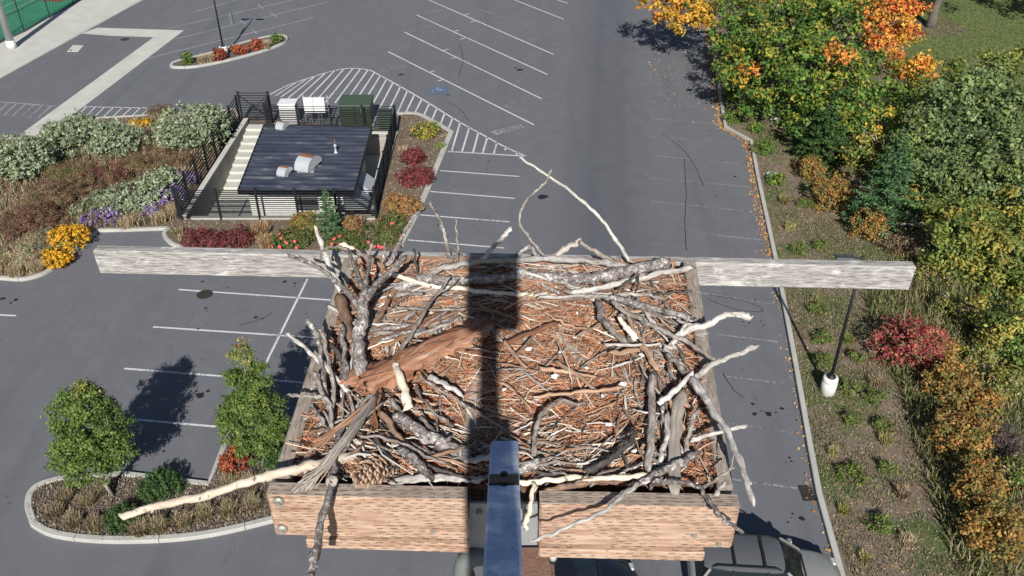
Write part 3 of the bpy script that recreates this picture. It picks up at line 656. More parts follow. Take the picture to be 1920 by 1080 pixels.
# slat fences: every post and every slat is its own part
def slat_fence(label, a, b, z0, h, nslat, nbay, brace=None, slat=.035):
    t = thing('slat_fence', label, 'fence', (a[0], a[1], z0)); A, B = Vector((a[0], a[1], z0)), Vector((b[0], b[1], z0))
    for i in range(nbay + 1):
        p = A.lerp(B, i / nbay); q = MB().box(p + Vector((0, 0, h / 2)), (.1, .1, h + .06)).build('post', 'black_steel', t)
        MB().box(p + Vector((0, 0, h + .045)), (.13, .13, .03)).build('post_cap', 'black_steel', q)
    d = (B - A).normalized()
    for k in range(nslat):
        z = .1 + (h - .14) * k / (nslat - 1); MB().bar(A + d * .052 + Vector((0, 0, z)), B - d * .052 + Vector((0, 0, z)), .05 + .0004 * k, slat).build('slat', 'black_steel', t)
    if brace:
        for u, v in brace: MB().bar(A.lerp(B, u[0]) + Vector((0, 0, u[1] * h)) + Vector((0, -.05, 0)), A.lerp(B, v[0]) + Vector((0, 0, v[1] * h)) + Vector((0, -.05, 0)), .04, .06, (0, 1, 0)).build('brace', 'black_steel', t)
    return t
slat_fence('black slat fence crossing in front of the white hut', (-16.9, 38.72), (-6.95, 38.72), .12, 1.72, 15, 5, slat=.027)
slat_fence('black slat fence running along the left retaining wall', (-17.12, 38.9), (-17.2, 51.25), .12, 1.72, 9, 7, slat=.028)
slat_fence('black slat fence behind the hut, in front of the cabinets', (-15.05, 49.62), (-7.15, 49.62), .1, 1.75, 12, 4, slat=.024)
slat_fence('black slat fence along the right side of the yard', (-6.98, 38.95), (-7.1, 49.45), .12, 1.7, 9, 5, slat=.026)
slat_fence('black braced gate panel at the head of the stairs', (-17.1, 51.45), (-15.25, 51.45), .1, 1.9, 12, 1, [((0, .08), (1, .92)), ((0, .92), (1, .08))])
slat_fence('short black fence return beside the braced gate', (-15.18, 51.35), (-15.1, 49.75), .1, 1.8, 10, 1)

# cabinets behind the yard
t = thing('electrical_cabinet', 'white box cabinet left of the meter panels behind the yard', 'cabinet', (-13.95, 51.0, 0))
MB().box((-13.95, 51.0, .08), (1.15, 1.0, .16)).build('plinth', 'concrete', t); MB().box((-13.95, 51.0, .85), (1.0, .85, 1.36)).build('body', 'white_enamel', t, bevel=.02); MB().box((-13.95, 51.0, 1.56), (1.1, .95, .06)).build('lid', 'white_enamel', t, bevel=.01); MB().box((-13.95, 50.56, .8), (.8, .02, 1.1)).build('door', 'white_enamel', t, bevel=.006)
t = thing('meter_stand', 'pair of white meter panels on a post frame behind the yard', 'meter', (-12.3, 51.2, 0))
for s in (-.75, .75): MB().box((-12.25 + s, 51.25, .95), (.08, .08, 1.9)).build('post', 'galv', t)
for z in (.9, 1.75): MB().box((-12.25, 51.19, z), (1.6, .05, .06)).build('rail', 'galv', t)
for s, w_ in ((-.42, .56), (.24, .72)):
    p = MB().box((-12.25 + s, 51.02, 1.35), (w_, .26, .95)).build('panel', 'white_enamel', t, bevel=.02); MB().box((-12.25 + s, 50.88, 1.35), (w_ * .8, .02, .8)).build('panel_door', 'white_enamel', p, bevel=.005)
for s in (-.5, -.34, .1, .3): MB().tube([(-12.25 + s, 51.05, .87), (-12.25 + s, 51.05, 0)], .035, 8).build('conduit', 'galv', t)
t = thing('transformer_box', 'large dark green transformer box behind the yard fence', 'transformer', (-9.75, 51.2, 0))
MB().box((-9.75, 51.2, .08), (2.2, 1.7, .16)).build('pad', 'concrete', t); MB().box((-9.75, 51.3, .85), (1.95, 1.3, 1.4)).build('body', 'green_enamel', t, bevel=.03); MB().hexa([Vector(p) for p in ((-10.78, 50.3, 1.5), (-8.72, 50.3, 1.5), (-8.72, 52.0, 1.56), (-10.78, 52.0, 1.56))], [Vector(p) for p in ((-10.74, 50.34, 1.58), (-8.76, 50.34, 1.58), (-8.76, 51.96, 1.66), (-10.74, 51.96, 1.66))]).build('lid', 'green_enamel', t)
for s in (-.49, .49): MB().box((-9.75 + s, 50.55, .82), (.93, .16, 1.25)).build('door', 'green_enamel', t, bevel=.012)
MB().box((-9.35, 50.46, 1.2), (.06, .03, .3)).build('handle', 'galv', t)
t = thing('small_green_box', 'small green service box right of the transformer', 'cabinet', (-7.75, 50.6, 0))
MB().box((-7.85, 50.4, .55), (.75, .7, 1.1)).build('body', 'green_enamel', t, bevel=.03); MB().box((-7.85, 50.4, 1.13), (.85, .8, .06)).build('lid', 'green_enamel', t, bevel=.01)

# ================================================================== LAMP POSTS, SIGN, FENCE POSTS
def lamp_post(base, h, head_dirs, label, r=.065, cone=.29, ch=.75, m='black_steel'):
    t = thing('lamp_post', label, 'lamp post', base); b = Vector(base)
    MB().lathe(b, [(cone, -.1), (cone, ch * .72), (cone * .97, ch * .74), (cone * 1.0, ch * .76), (cone * .97, ch * .95), (cone * .9, ch)], 28).build('concrete_base', 'base_white', t, True)
    MB().lathe(b + Vector((0, 0, ch)), [(.17, 0), (.17, .05), (.09, .09), (.07, .14)], 16).build('base_cover', m, t, True)
    MB().tube([b + Vector((0, 0, ch)), b + Vector((0, 0, h))], [r, r * .75], 12).build('pole', m, t, True)
    for a in head_dirs:
        d = Vector((math.cos(a), math.sin(a), 0)); e = b + Vector((0, 0, h - .08)); MB().tube([e, e + d * .3], .035, 8).build('arm', m, t)
        hd = MB().bar(e + d * .3, e + d * .95, .34, .11).build('lamp_head', 'head_grey', t, bevel=.03); MB().bar(e + d * .36 + Vector((0, 0, -.065)), e + d * .89 + Vector((0, 0, -.065)), .26, .02).build('lens', 'white_enamel', hd)
    return t
simple('base_white', (0.66, 0.66, 0.63), (0.50, 0.50, 0.47), 2.2, 0.8); metal('head_grey', (0.10, 0.11, 0.12), 0.45, 0.5)
lamp_post(G(1551, 735, .1), 6.15, (math.pi * .98, ), 'dark lamp post on a white concrete base on the right bank')
lamp_post(G(421, 104, .09), 6.3, (0, math.pi), 'dark double-headed lamp post on the far planted island', cone=.3, ch=.7)
t = thing('parking_sign', 'pale sign plate on a thin post on the far planted island', 'sign', G(442, 74, .09)); b = G(442, 74, .09)
MB().tube([b, b + Vector((0, 0, 2.1))], .03, 8).build('post', 'galv', t); MB().box(b + Vector((-.02, -.04, 1.65)), (.30, .02, .95), Matrix.Rotation(R(62), 3, 'Z')).build('plate', 'galv', t, bevel=.006)
b = G(23, 90); t = thing('floodlight_pole', 'thick galvanised pole at the far left pavement edge', 'pole', b)
MB().tube([b + Vector((0, 0, .55)), b + Vector((0, 0, 12))], [.29, .22], 20).build('pole', 'galv', t, True); MB().lathe(b, [(.36, 0), (.36, .35), (.32, .5), (.32, .6)], 20).build('collar', 'white_enamel', t, True)
fp = GP([(-60, 110), (-8, 84), (46, 60), (94, 33), (138, 10), (172, -12), (210, -40)])
t = thing('court_fence', 'tall black wire fence along the green sports court', 'fence', fp[0])
for p in fp: MB().tube([p, p + Vector((0, 0, 3.4))], .045, 8).build('post', 'black_steel', t)
for a, b in zip(fp, fp[1:]):
    for z in (.12, 1.7, 3.38): MB().tube([a + Vector((0, 0, z)), b + Vector((0, 0, z))], .022, 6).build('rail', 'black_steel', t)
    wm = MB(); L = (b - a).length; n = int(L / .45)
    for i in range(n):
        for s in (1, -1):
            u0 = i / n; u1 = min(1, max(0, u0 + s * 1.6 / L)); wm.bar(a.lerp(b, u0) + Vector((0, 0, .12)), a.lerp(b, u1) + Vector((0, 0, 3.38)), .008, .008)
    o = wm.build('wire_mesh', 'black_steel', t); o['kind'] = 'stuff'

# ================================================================== CARS
def carpaint(name, c, rough=.3, met=.4):
    m, t, b = newmat(name); b.inputs['Base Color'].default_value = (*c, 1); b.inputs['Metallic'].default_value = met; b.inputs['Roughness'].default_value = rough; b.inputs['Coat Weight'].default_value = .5; b.inputs['Coat Roughness'].default_value = .08
    f = noise(t, coords(t), 6, 4); t.links.new(ramp(t, f, [(.3, tuple(x * .9 for x in c)), (.7, c)]).outputs[0], b.inputs['Base Color']); return m
carpaint('suv_silver', (0.33, 0.33, 0.315)); carpaint('suv_roof', (0.12, 0.125, 0.135), .4, .3); carpaint('dark_blue_paint', (0.012, 0.014, 0.022), .22, .2)
m, t_, b_ = newmat('car_glass'); b_.inputs['Base Color'].default_value = (0.01, 0.015, 0.02, 1); b_.inputs['Roughness'].default_value = .06; b_.inputs['Specular IOR Level'].default_value = .5
simple('tyre', (0.02, 0.02, 0.021), (0.014, 0.014, 0.015), 20, .9); m, t_, b_ = newmat('tail_red'); b_.inputs['Base Color'].default_value = (0.45, 0.02, 0.02, 1); b_.inputs['Roughness'].default_value = .15
def car(label, loc, rz, body_m, roof_m, suv=True):
    """nose along +x; lofted shell, cabin with glass, wheels"""
    t = thing('parked_car', label, 'car', (0, 0, 0)); L = 4.5
    # stations: x, half width, sill z, shoulder z, hood centre crown
    S = [(-2.25, .60, .45, .70, .74), (-2.2, .78, .36, .92, .95), (-2.0, .86, .30, .98, 1.0), (-1.2, .90, .26, .98, 1.0), (0, .91, .26, .96, .98), (.95, .90, .26, .94, .99), (1.5, .88, .28, .88, .96), (1.95, .82, .32, .80, .87), (2.18, .68, .38, .66, .72), (2.27, .45, .45, .56, .58)]
    V = []; n = 9
    for x, w_, z0, z1, zc in S:
        V += [(x, -w_ * .9, z0), (x, -w_, (z0 + z1) * .5), (x, -w_ * .97, z1 - .05), (x, -w_ * .86, z1), (x, 0, zc), (x, w_ * .86, z1), (x, w_ * .97, z1 - .05), (x, w_, (z0 + z1) * .5), (x, w_ * .9, z0)]
    F = [(i * n + j, i * n + j + 1, (i + 1) * n + j + 1, (i + 1) * n + j) for i in range(len(S) - 1) for j in range(n - 1)] + [tuple(range(n)), tuple(range((len(S) - 1) * n, len(S) * n))] + [(i * n, (i + 1) * n, (i + 1) * n + n - 1, i * n + n - 1) for i in range(len(S) - 1)]
    MB().add(V, F).build('body', body_m, t, True)
    # cabin: glass wedge then roof panel
    zt = 1.62 if suv else 1.42
    lo = [(-2.12, .76), (-1.2, .80), (0, .80), (1.05, .76)]; hi = [(-1.78, .60), (-1.2, .64), (0, .64), (.35, .60)]
    V = []
    for (x, w_), (x2, w2) in zip(lo, hi): V += [(x, -w_, .95), (x2, -w2, zt - .04), (x2, w2, zt - .04), (x, w_, .95)]
    MB().add(V, [(i * 4 + j, i * 4 + j + 1, i * 4 + j + 5, i * 4 + j + 4) for i in range(3) for j in range(3)] + [(0, 1, 2, 3), (12, 15, 14, 13)]).build('glass', 'car_glass', t)
    rf = []
    for i, (x, w_) in enumerate(((-1.95, .50), (-1.85, .60), (-1.2, .66), (0, .66), (.25, .63), (.36, .56))):
        e = .05 if i in (0, 5) else 0; rf += [(x, -w_, zt - .05 - e), (x, -w_ * .85, zt - .005 - e), (x, 0, zt + .025 - e), (x, w_ * .85, zt - .005 - e), (x, w_, zt - .05 - e)]
    roof_o = MB().add(rf, [(i * 5 + j, i * 5 + j + 1, i * 5 + j + 6, i * 5 + j + 5) for i in range(5) for j in range(4)]).build('roof', roof_m, t, True)
    for s in (-1, 1):
        for (xa, xb) in (((1.07, .38)), ((-.15, -.18)), ((-1.15, -1.15)), ((-2.13, -1.8))):
            i_ = {1.07: .77, -.15: .812, -1.15: .812, -2.13: .772}[xa]; MB().bar((xa, s * i_, .95), (xb, s * (i_ - .155), zt - .04), .07, .05, (0, s, .4)).build('pillar', 'black_steel' if xa in (-.15, -1.15) else body_m, t)
        MB().box((.82, s * .98, 1.02), (.14, .2, .15)).build('mirror', body_m, t, bevel=.03)
        MB().box((-2.1, s * .72, .86), (.22, .24, .30)).build('tail_light', 'tail_red', t, bevel=.05); MB().box((2.06, s * .6, .68), (.22, .28, .14)).build('headlight', 'vent_zinc', t, bevel=.04)
        if suv:
            MB().tube([(-1.75, s * .58, zt), (-1.6, s * .58, zt + .07), (.05, s * .58, zt + .07), (.2, s * .58, zt)], .022, 8).build('roof_rail', 'black_steel', roof_o)
        for x in (-1.38, 1.38):
            w_ = MB().tube([(x, s * .72, .33), (x, s * .76, .33), (x, s * .92, .33), (x, s * .95, .33)], [.3, .33, .33, .29], 24).build('wheel', 'tyre', t, True); MB().tube([(x, s * .94, .33), (x, s * .958, .33)], [.22, .2], 18).build('rim', 'galv', w_)
    if suv:
        for x in (-1.1, -.25): MB().bar((x, -.58, zt + .09), (x, .58, zt + .09), .07, .035).build('crossbar', 'black_steel', roof_o)
    MB().bar((1.08, -.6, .985), (1.08, .6, .985), .05, .03).build('wiper', 'black_steel', t)
    t.location = loc; t.rotation_euler = (0, 0, rz); return t
car('silver estate car with black roof bars nosed up to the right kerb', (7.5, 16.45, 0), R(-4), 'suv_silver', 'suv_roof')
car('dark car partly hidden below the right front nest board', (1.5, 16.0, 0), R(3), 'dark_blue_paint', 'dark_blue_paint', False)

# ================================================================== PLANTS
# --- the two street trees on the near island
b1 = G(213, 930, .09); Y1 = b1.y
tree('street_tree', 'broad green street tree at the rounded left end of the near island', 'tree', b1,
     [lobe(170, 855, Y1, 62, GREEN), lobe(150, 800, Y1 - .2, 52, GREEN), lobe(195, 800, Y1 + .2, 52, GREEN), lobe(122, 775, Y1, 34, GREEN), lobe(160, 752, Y1, 36, GREEN), lobe(132, 745, Y1, 24, GREEN), lobe(152, 728, Y1, 17, ALDER), lobe(215, 845, Y1, 40, GREEN), lobe(130, 850, Y1, 42, GREEN), lobe(192, 762, Y1, 24, GREEN), lobe(175, 735, Y1, 10, ALDER), lobe(115, 745, Y1, 14, GREEN), lobe(165, 830, Y1, 60, GREEN), lobe(150, 770, Y1, 38, GREEN)], .08, 1.35, .2, .07, bark_='pale_bark')
b2 = G(492, 872, .09); Y2 = b2.y
tree('street_tree', 'slim green street tree with reddish tip beside the nest box', 'tree', b2,
     [lobe(468, 800, Y2, 50, ALDER[:2] + GREEN), lobe(445, 770, Y2, 36, GREEN), lobe(498, 765, Y2, 36, GREEN), lobe(470, 735, Y2, 42, ALDER[:2] + GREEN), lobe(455, 695, Y2, 32, ALDER[:2] + GREEN), lobe(488, 705, Y2, 24, GREEN), lobe(452, 665, Y2, 20, ALDER), lobe(451, 645, Y2, 10, RUST + ALDER), lobe(485, 825, Y2, 34, GREEN), lobe(425, 785, Y2, 20, GREEN), lobe(518, 795, Y2, 20, GREEN), lobe(442, 808, Y2, 30, GREEN), lobe(506, 808, Y2, 36, GREEN), lobe(474, 838, Y2, 32, GREEN), lobe(466, 760, Y2, 48, GREEN), lobe(460, 712, Y2, 34, ALDER[:2] + GREEN)], .08, 1.35, .2, .06, bark_='pale_bark')

# --- big maple and its neighbours at the top right
Ym = 52.0
tree('maple_tree', 'huge green maple turning orange on its right side beyond the kerb', 'tree', (19.5, 53.0, .1),
     [lobe(1455, 60, Ym + 3, 85, MAPLE), lobe(1400, 110, Ym, 62, MAPLE + YELLOW[:1]), lobe(1420, 170, Ym - 1, 55, MAPLE), lobe(1500, 130, Ym - 2, 75, MAPLE), lobe(1560, 60, Ym + 1, 80, MAPLE), lobe(1560, 175, Ym - 3, 62, MAPLE), lobe(1640, 150, Ym - 1.5, 62, MAPLE), lobe(1655, 45, Ym, 55, ORANGE), lobe(1700, 105, Ym - 1, 40, ORANGE + YELLOW[:1]), lobe(1690, 35, Ym + 1, 38, ORANGE), lobe(1575, 95, Ym - 3, 26, ORANGE), lobe(1620, 15, Ym + 3, 50, ORANGE[:2] + MAPLE), lobe(1700, 150, Ym + .5, 48, MAPLE + YELLOW[:1]), lobe(1480, 5, Ym + 5, 70, MAPLE + YELLOW[:2]), lobe(1560, -10, Ym + 5, 70, MAPLE + YELLOW[:1]), lobe(1600, 210, Ym - 2, 45, MAPLE), lobe(1500, 205, Ym - 2, 40, MAPLE), lobe(1405, 130, Ym - 1.5, 18, ORANGE), lobe(1745, 128, Ym - 1, 16, YELLOW)],
     .22, 1.15, .58, .3)
tree('yellow_tree', 'golden yellow tree leaning over the lot at the far kerb', 'tree', G(1338, 60, .1),
     [lobe(1285, 15, 62, 42, YELLOW), lobe(1245, 12, 62, 32, YELLOW + ORANGE[:1]), lobe(1318, 25, 61, 30, YELLOW), lobe(1310, -25, 63, 60, YELLOW + MAPLE[:1]), lobe(1225, -10, 63, 30, YELLOW), lobe(1265, 42, 61, 18, YELLOW)], .22, 1.1, .5, .2)
tree('dark_tree', 'dark leafy tree at the kerb in the maple shade', 'tree', G(1372, 120, .1),
     [lobe(1375, 60, 58, 42, MAPLE), lobe(1370, 100, 57, 34, GREEN), lobe(1385, 25, 60, 45, MAPLE)], .24, 1.0, .5, .16)
# a thicket of trees along the right side
def big(label, base, lobes_, leaf=.2, cover=1.55, clump=.5, r=.18, name='leafy_tree', **k):
    tree(name, label, 'tree', base, lobes_, leaf, cover, clump, r, **k)
big('grey green willow in the right thicket, just below the lawn', (29, 44, .1), [lobe(1800, 190, 44, 60, WILLOW + ALDER[:1]), lobe(1855, 170, 45, 60, WILLOW), lobe(1830, 240, 43, 75, WILLOW), lobe(1905, 220, 43, 75, WILLOW), lobe(1770, 270, 42, 60, WILLOW), lobe(1880, 120, 47, 45, ALDER), lobe(1800, 140, 46, 30, ALDER)], .2)
big('tall silvery willow at the right edge of the photo, upper half', (31, 39, .1), [lobe(1850, 320, 39, 70, WILLOW), lobe(1915, 300, 39, 80, WILLOW), lobe(1790, 330, 39, 55, WILLOW), lobe(1890, 385, 38, 70, ALDER), lobe(1960, 380, 38, 70, WILLOW), lobe(1740, 320, 40, 38, WILLOW)], .19)
big('olive alder tree at the right edge, mid height', (28, 34, .1), [lobe(1800, 420, 34, 60, ALDER), lobe(1860, 450, 33.5, 75, ALDER), lobe(1920, 470, 33, 75, ALDER), lobe(1780, 470, 33, 42, ALDER), lobe(1890, 530, 32, 58, ALDER), lobe(1810, 500, 33, 40, ALDER), lobe(1950, 560, 31, 60, ALDER)], .16)
big('green alder tree lower right behind the red shrub', (25, 28, .1), [lobe(1870, 600, 28, 45, ALDER), lobe(1925, 620, 28, 60, ALDER), lobe(1895, 660, 27, 40, GREEN), lobe(1940, 690, 26.5, 45, ALDER)], .14, r=.1)
big('green tree hanging over the stump at the maple foot', (21.5, 48, .1), [lobe(1520, 235, 47, 40, MAPLE), lobe(1580, 240, 47, 46, MAPLE), lobe(1640, 225, 47, 46, MAPLE + YELLOW[:1]), lobe(1700, 215, 48, 34, GREEN), lobe(1610, 280, 45, 38, ALDER), lobe(1545, 270, 46, 30, GREEN)], .2)
big('leafy green tree between the fir and the willow', (24.5, 42, .1), [lobe(1700, 260, 43, 45, ALDER), lobe(1735, 225, 44, 36, WILLOW), lobe(1690, 310, 41, 40, GREEN), lobe(1745, 370, 39, 42, ALDER)], .18, r=.12)
# undergrowth on the right slope
def bush(label, px, py, wpx, h, p, leaf=.11, name='bush', cat='bush', **k): return shrub(name, label, px, py, wpx, h, p, leaf, k.pop('cover', 1.6), k.pop('clump', .22), cat=cat, **k)
bush('crimson autumn shrub behind the lamp post base', 1702, 700, 145, 2.1, RED, .10, clump=.2, cover=1.0)
for px, py, w_, h, lab in [(1560, 400, 90, 1.9, 'upper orange brown bush left of the dark fir'), (1628, 455, 75, 1.5, 'orange bush just above the right end of the beam'), (1525, 345, 60, 1.4, 'small rusty bush highest on the right slope'), (1765, 690, 80, 1.2, 'golden bush right of the crimson shrub'), (1790, 770, 110, 1.8, 'golden orange bush below the crimson shrub'), (1800, 870, 115, 1.9, 'big golden orange bush halfway down the lower right edge'), (1835, 965, 110, 1.7, 'golden olive bush near the lower right corner'), (1870, 1060, 130, 1.7, 'golden bush cut off at the lower right corner'), (1850, 790, 70, 1.2, 'golden bush beside the dark bare shrub')]:
    bush(lab, px, py, w_, h, GOLD, .10, clump=.22, cover=1.15, name='orange_bush')
bush('dark bare purplish shrub among the golden bushes', 1880, 870, 85, 1.5, [(.07, .05, .055), (.09, .065, .06), (.05, .04, .045)], .06, cover=.5, name='bare_shrub', m='dry')
bush('bare brown brush at the foot of the dark fir', 1545, 310, 70, 1.2, BROWN, .07, cover=.7, name='bare_shrub', m='dry')
bush('brown brush above the right beam end', 1690, 480, 90, 1.0, BROWN + STRAW[:1], .07, cover=.7, name='bare_shrub', m='dry')
for px, py, w_, h, lab in [(1760, 540, 90, 1.0, 'straw coloured brush right of the beam end'), (1800, 610, 90, 1.1, 'olive brush between the crimson shrub and alder'), (1840, 700, 90, 1.0, 'olive green bramble at lower right of the crimson shrub'), (1890, 760, 90, 1.2, 'green bramble above the dark bare shrub'), (1905, 930, 80, 1.2, 'green bramble by the golden bushes, right edge'), (1700, 440, 60, .9, 'olive brush below the fir'), (1770, 430, 80, 1.2, 'green bramble under the alder')]:
    bush(lab, px, py, w_, h, ALDER + STRAW[:2], .10, cover=1.0, name='bramble')
for px, py, w_, h, lab in [(1375, 232, 36, .8, 'small green shrub at the kink of the kerb'), (1415, 200, 44, 1.0, 'leafy green shrub under the left edge of the maple'), (1370, 190, 34, 1.0, 'dark green shrub against the kerb under the maple'), (1420, 250, 30, .6, 'yellow green sapling on bare soil right of the kerb kink'), (1430, 290, 40, .7, 'green brown shrub above the flat stone'), (1455, 350, 36, .7, 'dark green shrub below the flat stone')]:
    bush(lab, px, py, w_, h, MAPLE if 'green' in lab else ALDER, .11, name='shrub', cat='shrub', cover=1.2)
for px, py, w_, lab in [(1500, 478, 38, 'low olive mound just above the beam, nearest the kerb'), (1540, 470, 34, 'low olive mound above the beam, second from the kerb'), (1543, 645, 46, 'low dark mound shrub, upper of the two above the lamp base'), (1545, 690, 44, 'low dark mound shrub, lower of the two above the lamp base'), (1592, 742, 44, 'low mound shrub touching the lamp base'), (1642, 757, 46, 'low mound shrub second to the right of lamp base'), (1602, 910, 62, 'round olive mound shrub with strong shadow below the lamp'), (1600, 800, 40, 'sparse low shrub midway below the lamp base'), (1660, 812, 44, 'sparse low shrub right of the midway one'), (1650, 1000, 50, 'spiky low shrub near the bottom of the bank'), (1665, 890, 36, 'thin grey shrub right of the round mound'), (1512, 390, 40, 'low green mound left of the orange bush'), (1610, 680, 34, 'low shrub left of the crimson one'), (1535, 590, 40, 'sparse green shrub just below the beam')]:
    bush(lab, px, py, w_, .42, ALDER[:2] + GREEN[:2] + BROWN[:1], .07, name='mound_shrub', cat='shrub', cover=1.2, clump=.12)
for px, py, w_, h, p, lab in [(1480, 430, 46, .35, STRAW + ALDER, 'straw weeds beside the kerb above the beam'), (1470, 380, 40, .4, BROWN + ALDER, 'brown weeds by the kerb, upper'), (1500, 320, 50, .6, BROWN + RUST, 'rusty brush near the flat stone'), (1590, 640, 44, .3, ALDER, 'thin green weeds left of the crimson shrub foot'), (1640, 720, 60, .4, STRAW + BROWN, 'dry weeds under the crimson shrub'), (1660, 830, 50, .35, STRAW + ALDER, 'dry weeds right of the sparse low shrubs'), (1560, 850, 44, .25, ALDER + STRAW, 'weeds at the kerb side of the round mound'), (1690, 930, 50, .4, BROWN + STRAW, 'brown weeds at the shadowed brush edge'), (1580, 960, 40, .25, ALDER, 'small green weeds low on the bank'), (1700, 1020, 60, .35, STRAW, 'straw weeds near the bottom right'), (1620, 1050, 46, .25, ALDER + STRAW, 'weeds at the very bottom of the bank'), (1530, 560, 40, .25, GREEN + STRAW, 'fresh green weeds right under the beam by the kerb')]:
    tuft(lab, px, py, w_, h, p, 300, .1)
# conifers
def conifer(label, base, h, r, p=FIR, n=2600, name='fir_tree', needle=.16):
    base = Vector(base); t = thing(name, label, 'conifer', base); MB().tube(wander(base - Vector((0, 0, .05)), base + Vector((0, 0, h * .97)), 6, .02), [.035 * h / 3 * (1 - .9 * i / 6) for i in range(7)], 8).build('trunk', 'tree_bark', t, True)
    C, Nn = [], []; nb = int(h * 16)
    for i in range(nb):
        u = (i / nb) ** 1.1; z = h * (.06 + .92 * u); L = r * (1 - u) ** .85 * rng.uniform(.75, 1.1) + .05; a = i * 2.4 + rng.uniform(-.3, .3); k = max(6, int(n * L / (r * nb) * 1.8))
        s = rng.uniform(.1, 1, k); d = np.array([math.cos(a), math.sin(a), 0]); side = np.array([-math.sin(a), math.cos(a), 0])
        P = np.array(base) + np.array([0, 0, z]) + d * (s * L)[:, None] + side * (rng.normal(size=k) * .22 * L * (1.1 - s) )[:, None] + np.array([0, 0, 1]) * (-.18 * L * s + .22 * L * s * s + rng.normal(size=k) * .03)[:, None]
        C.append(P); Nn.append(unit(np.array([0, 0, 1.0]) + rng.normal(size=(k, 3)) * .45))
    C, Nn = np.concatenate(C), np.concatenate(Nn); V, F = leaf_quads(C, Nn, needle, .3); fastmesh('crown', V, F, np.repeat(pal(p, len(C)) * rng.uniform(.7, 1.3, (len(C), 1)), 4, 0), 'needle', t); return t
conifer('dark blue green fir on the right slope beside the orange bush', G(1645, 428, .1), 5.6, 2.2, FIR, 9000, needle=.2)
conifer('dark young fir below the maple, left of the dead branches', G(1535, 308, .1), 4.3, 1.9, PINE, 7000, needle=.2)
conifer('small bright green fir rising through the hut front bed', G(622, 452, .1), 3.0, .85, [(.07, .13, .06), (.10, .17, .08), (.06, .11, .05)], 4200, needle=.14)
# mugo pines on the near island
def mugo(label, px, py, w_): 
    b = G(px, py, .09); r = m_of(w_ / 2, b); b += Vector((0, r * .5, 0)); t = thing('dwarf_pine', label, 'shrub', b); n = 420
    d = unit(rng.normal(size=(n, 3)) + np.array([0, 0, .35])); d[:, 2] = np.abs(d[:, 2]); P = np.array(b) + d * np.array([r, r * .85, r * 1.0]) * rng.uniform(.55, 1.05, (n, 1))
    k = 22; C = np.repeat(P, k, 0); ax = np.repeat(unit(d * .4 + np.array([0, 0, 1])), k, 0); s = rng.uniform(-.1, .14, (n * k, 1)); C = C + ax * s + rng.normal(size=C.shape) * .018; Nn = unit(rng.normal(size=C.shape)); V, F = leaf_quads(C, Nn, .075, .28)
    fastmesh('foliage', V, F, np.repeat(np.repeat(pal(PINE, n), k, 0) * rng.uniform(.7, 1.4, (n * k, 1)), 4, 0), 'needle', t)
    mb = MB(); [mb.tube(wander(b, b + Vector(d[i]) * r * .7, 3, .2), [.03, .022, .016, .01], 5) for i in range(8)]; mb.build('stem', 'tree_bark', t)
mugo('dark dwarf pine under the tip of the pale log', 228, 995, 72); mugo('brighter dwarf pine right of the left street tree trunk', 298, 938, 88); mugo('tall dwarf pine hidden behind the slim street tree', 520, 880, 60)
bush('rust red shrub at the foot of the slim street tree', 440, 893, 66, .9, REDBUSH, .075, name='red_shrub', cat='shrub', clump=.12, z=.09)
shr = lambda lab, px, py, w_, h, p, **k: shrub(k.pop('name', 'shrub'), lab, px, py, w_, h, p, **k)
for px, py, lab in [(105, 965, 'leftmost'), (140, 985, 'second from left'), (165, 945, 'third from left'), (122, 938, 'rearmost left'), (180, 990, 'fourth from left'), (195, 925, 'nearest the broad tree')]:
    tuft(f'dry lavender brown tuft at the round island end, {lab}', px, py, 60, .42, TUFT, 420, .09, 'dry tufts at the round end of the near island')
for px, py, lab in [(300, 995, 'below the log tip'), (345, 985, 'below the log middle'), (385, 972, 'under the middle of the pale log'), (430, 965, 'in the island front row, second from right'), (475, 955, 'in the island front row, rightmost'), (470, 915, 'behind the pale log near the box'), (430, 915, 'behind the pale log under the red shrub'), (265, 1000, 'right of the dark dwarf pine')]:
    tuft(f'straw coloured grass clump {lab}', px, py, 62, .5, STRAW + TUFT + ALDER[:1], 420, .09, 'straw clumps along the near island')

# --- left bed
for px, py, w_, h, lab in [(18, 350, 150, 2.5, 'at the left photo edge'), (135, 302, 140, 2.2, 'left one of the joined pair in the upper left bed'), (212, 298, 125, 1.9, 'right one of the joined pair in the upper left bed'), (354, 288, 155, 2.5, 'tallest, beside the yard fence'), (235, 402, 150, 1.1, 'low long mound above the purple asters'), (165, 412, 90, .8, 'low one left of the long mound'), (295, 362, 90, 1.0, 'small one right of the long low mound')]:
    shrub('sage_shrub', f'pale sage green round shrub, {lab}', px, py, w_, h, SAGE, .15, 1.5, .2, 'sage shrubs in the left bed')
for px, py, w_, lab in [(280, 405, 70, 'left of the two brightest clumps'), (318, 385, 62, 'right of the two brightest clumps'), (185, 425, 70, 'faded clump nearest the yellow flowers'), (345, 350, 50, 'upper clump by the yard fence')]:
    shrub('aster_clump', f'purple flowering aster, {lab}', px, py, w_ * 1.15, .7, PURPLE + BROWN[:1], .10, 1.5, .13, 'purple asters', 'flowers')
shrub('yellow_flowers', 'larger golden yellow flower clump at the left kerb', 125, 472, 82, 1.0, BLACKEYE, .09, 1.6, .12, None, 'flowers'); shrub('yellow_flowers', 'smaller golden yellow flower clump, lower at the left kerb', 103, 503, 60, .75, BLACKEYE, .09, 1.6, .12, None, 'flowers'); shrub('yellow_flowers', 'orange yellow flower clump at the far rim of the left bed', 262, 243, 44, .5, BLACKEYE, .12, 1.5, .14, None, 'flowers')
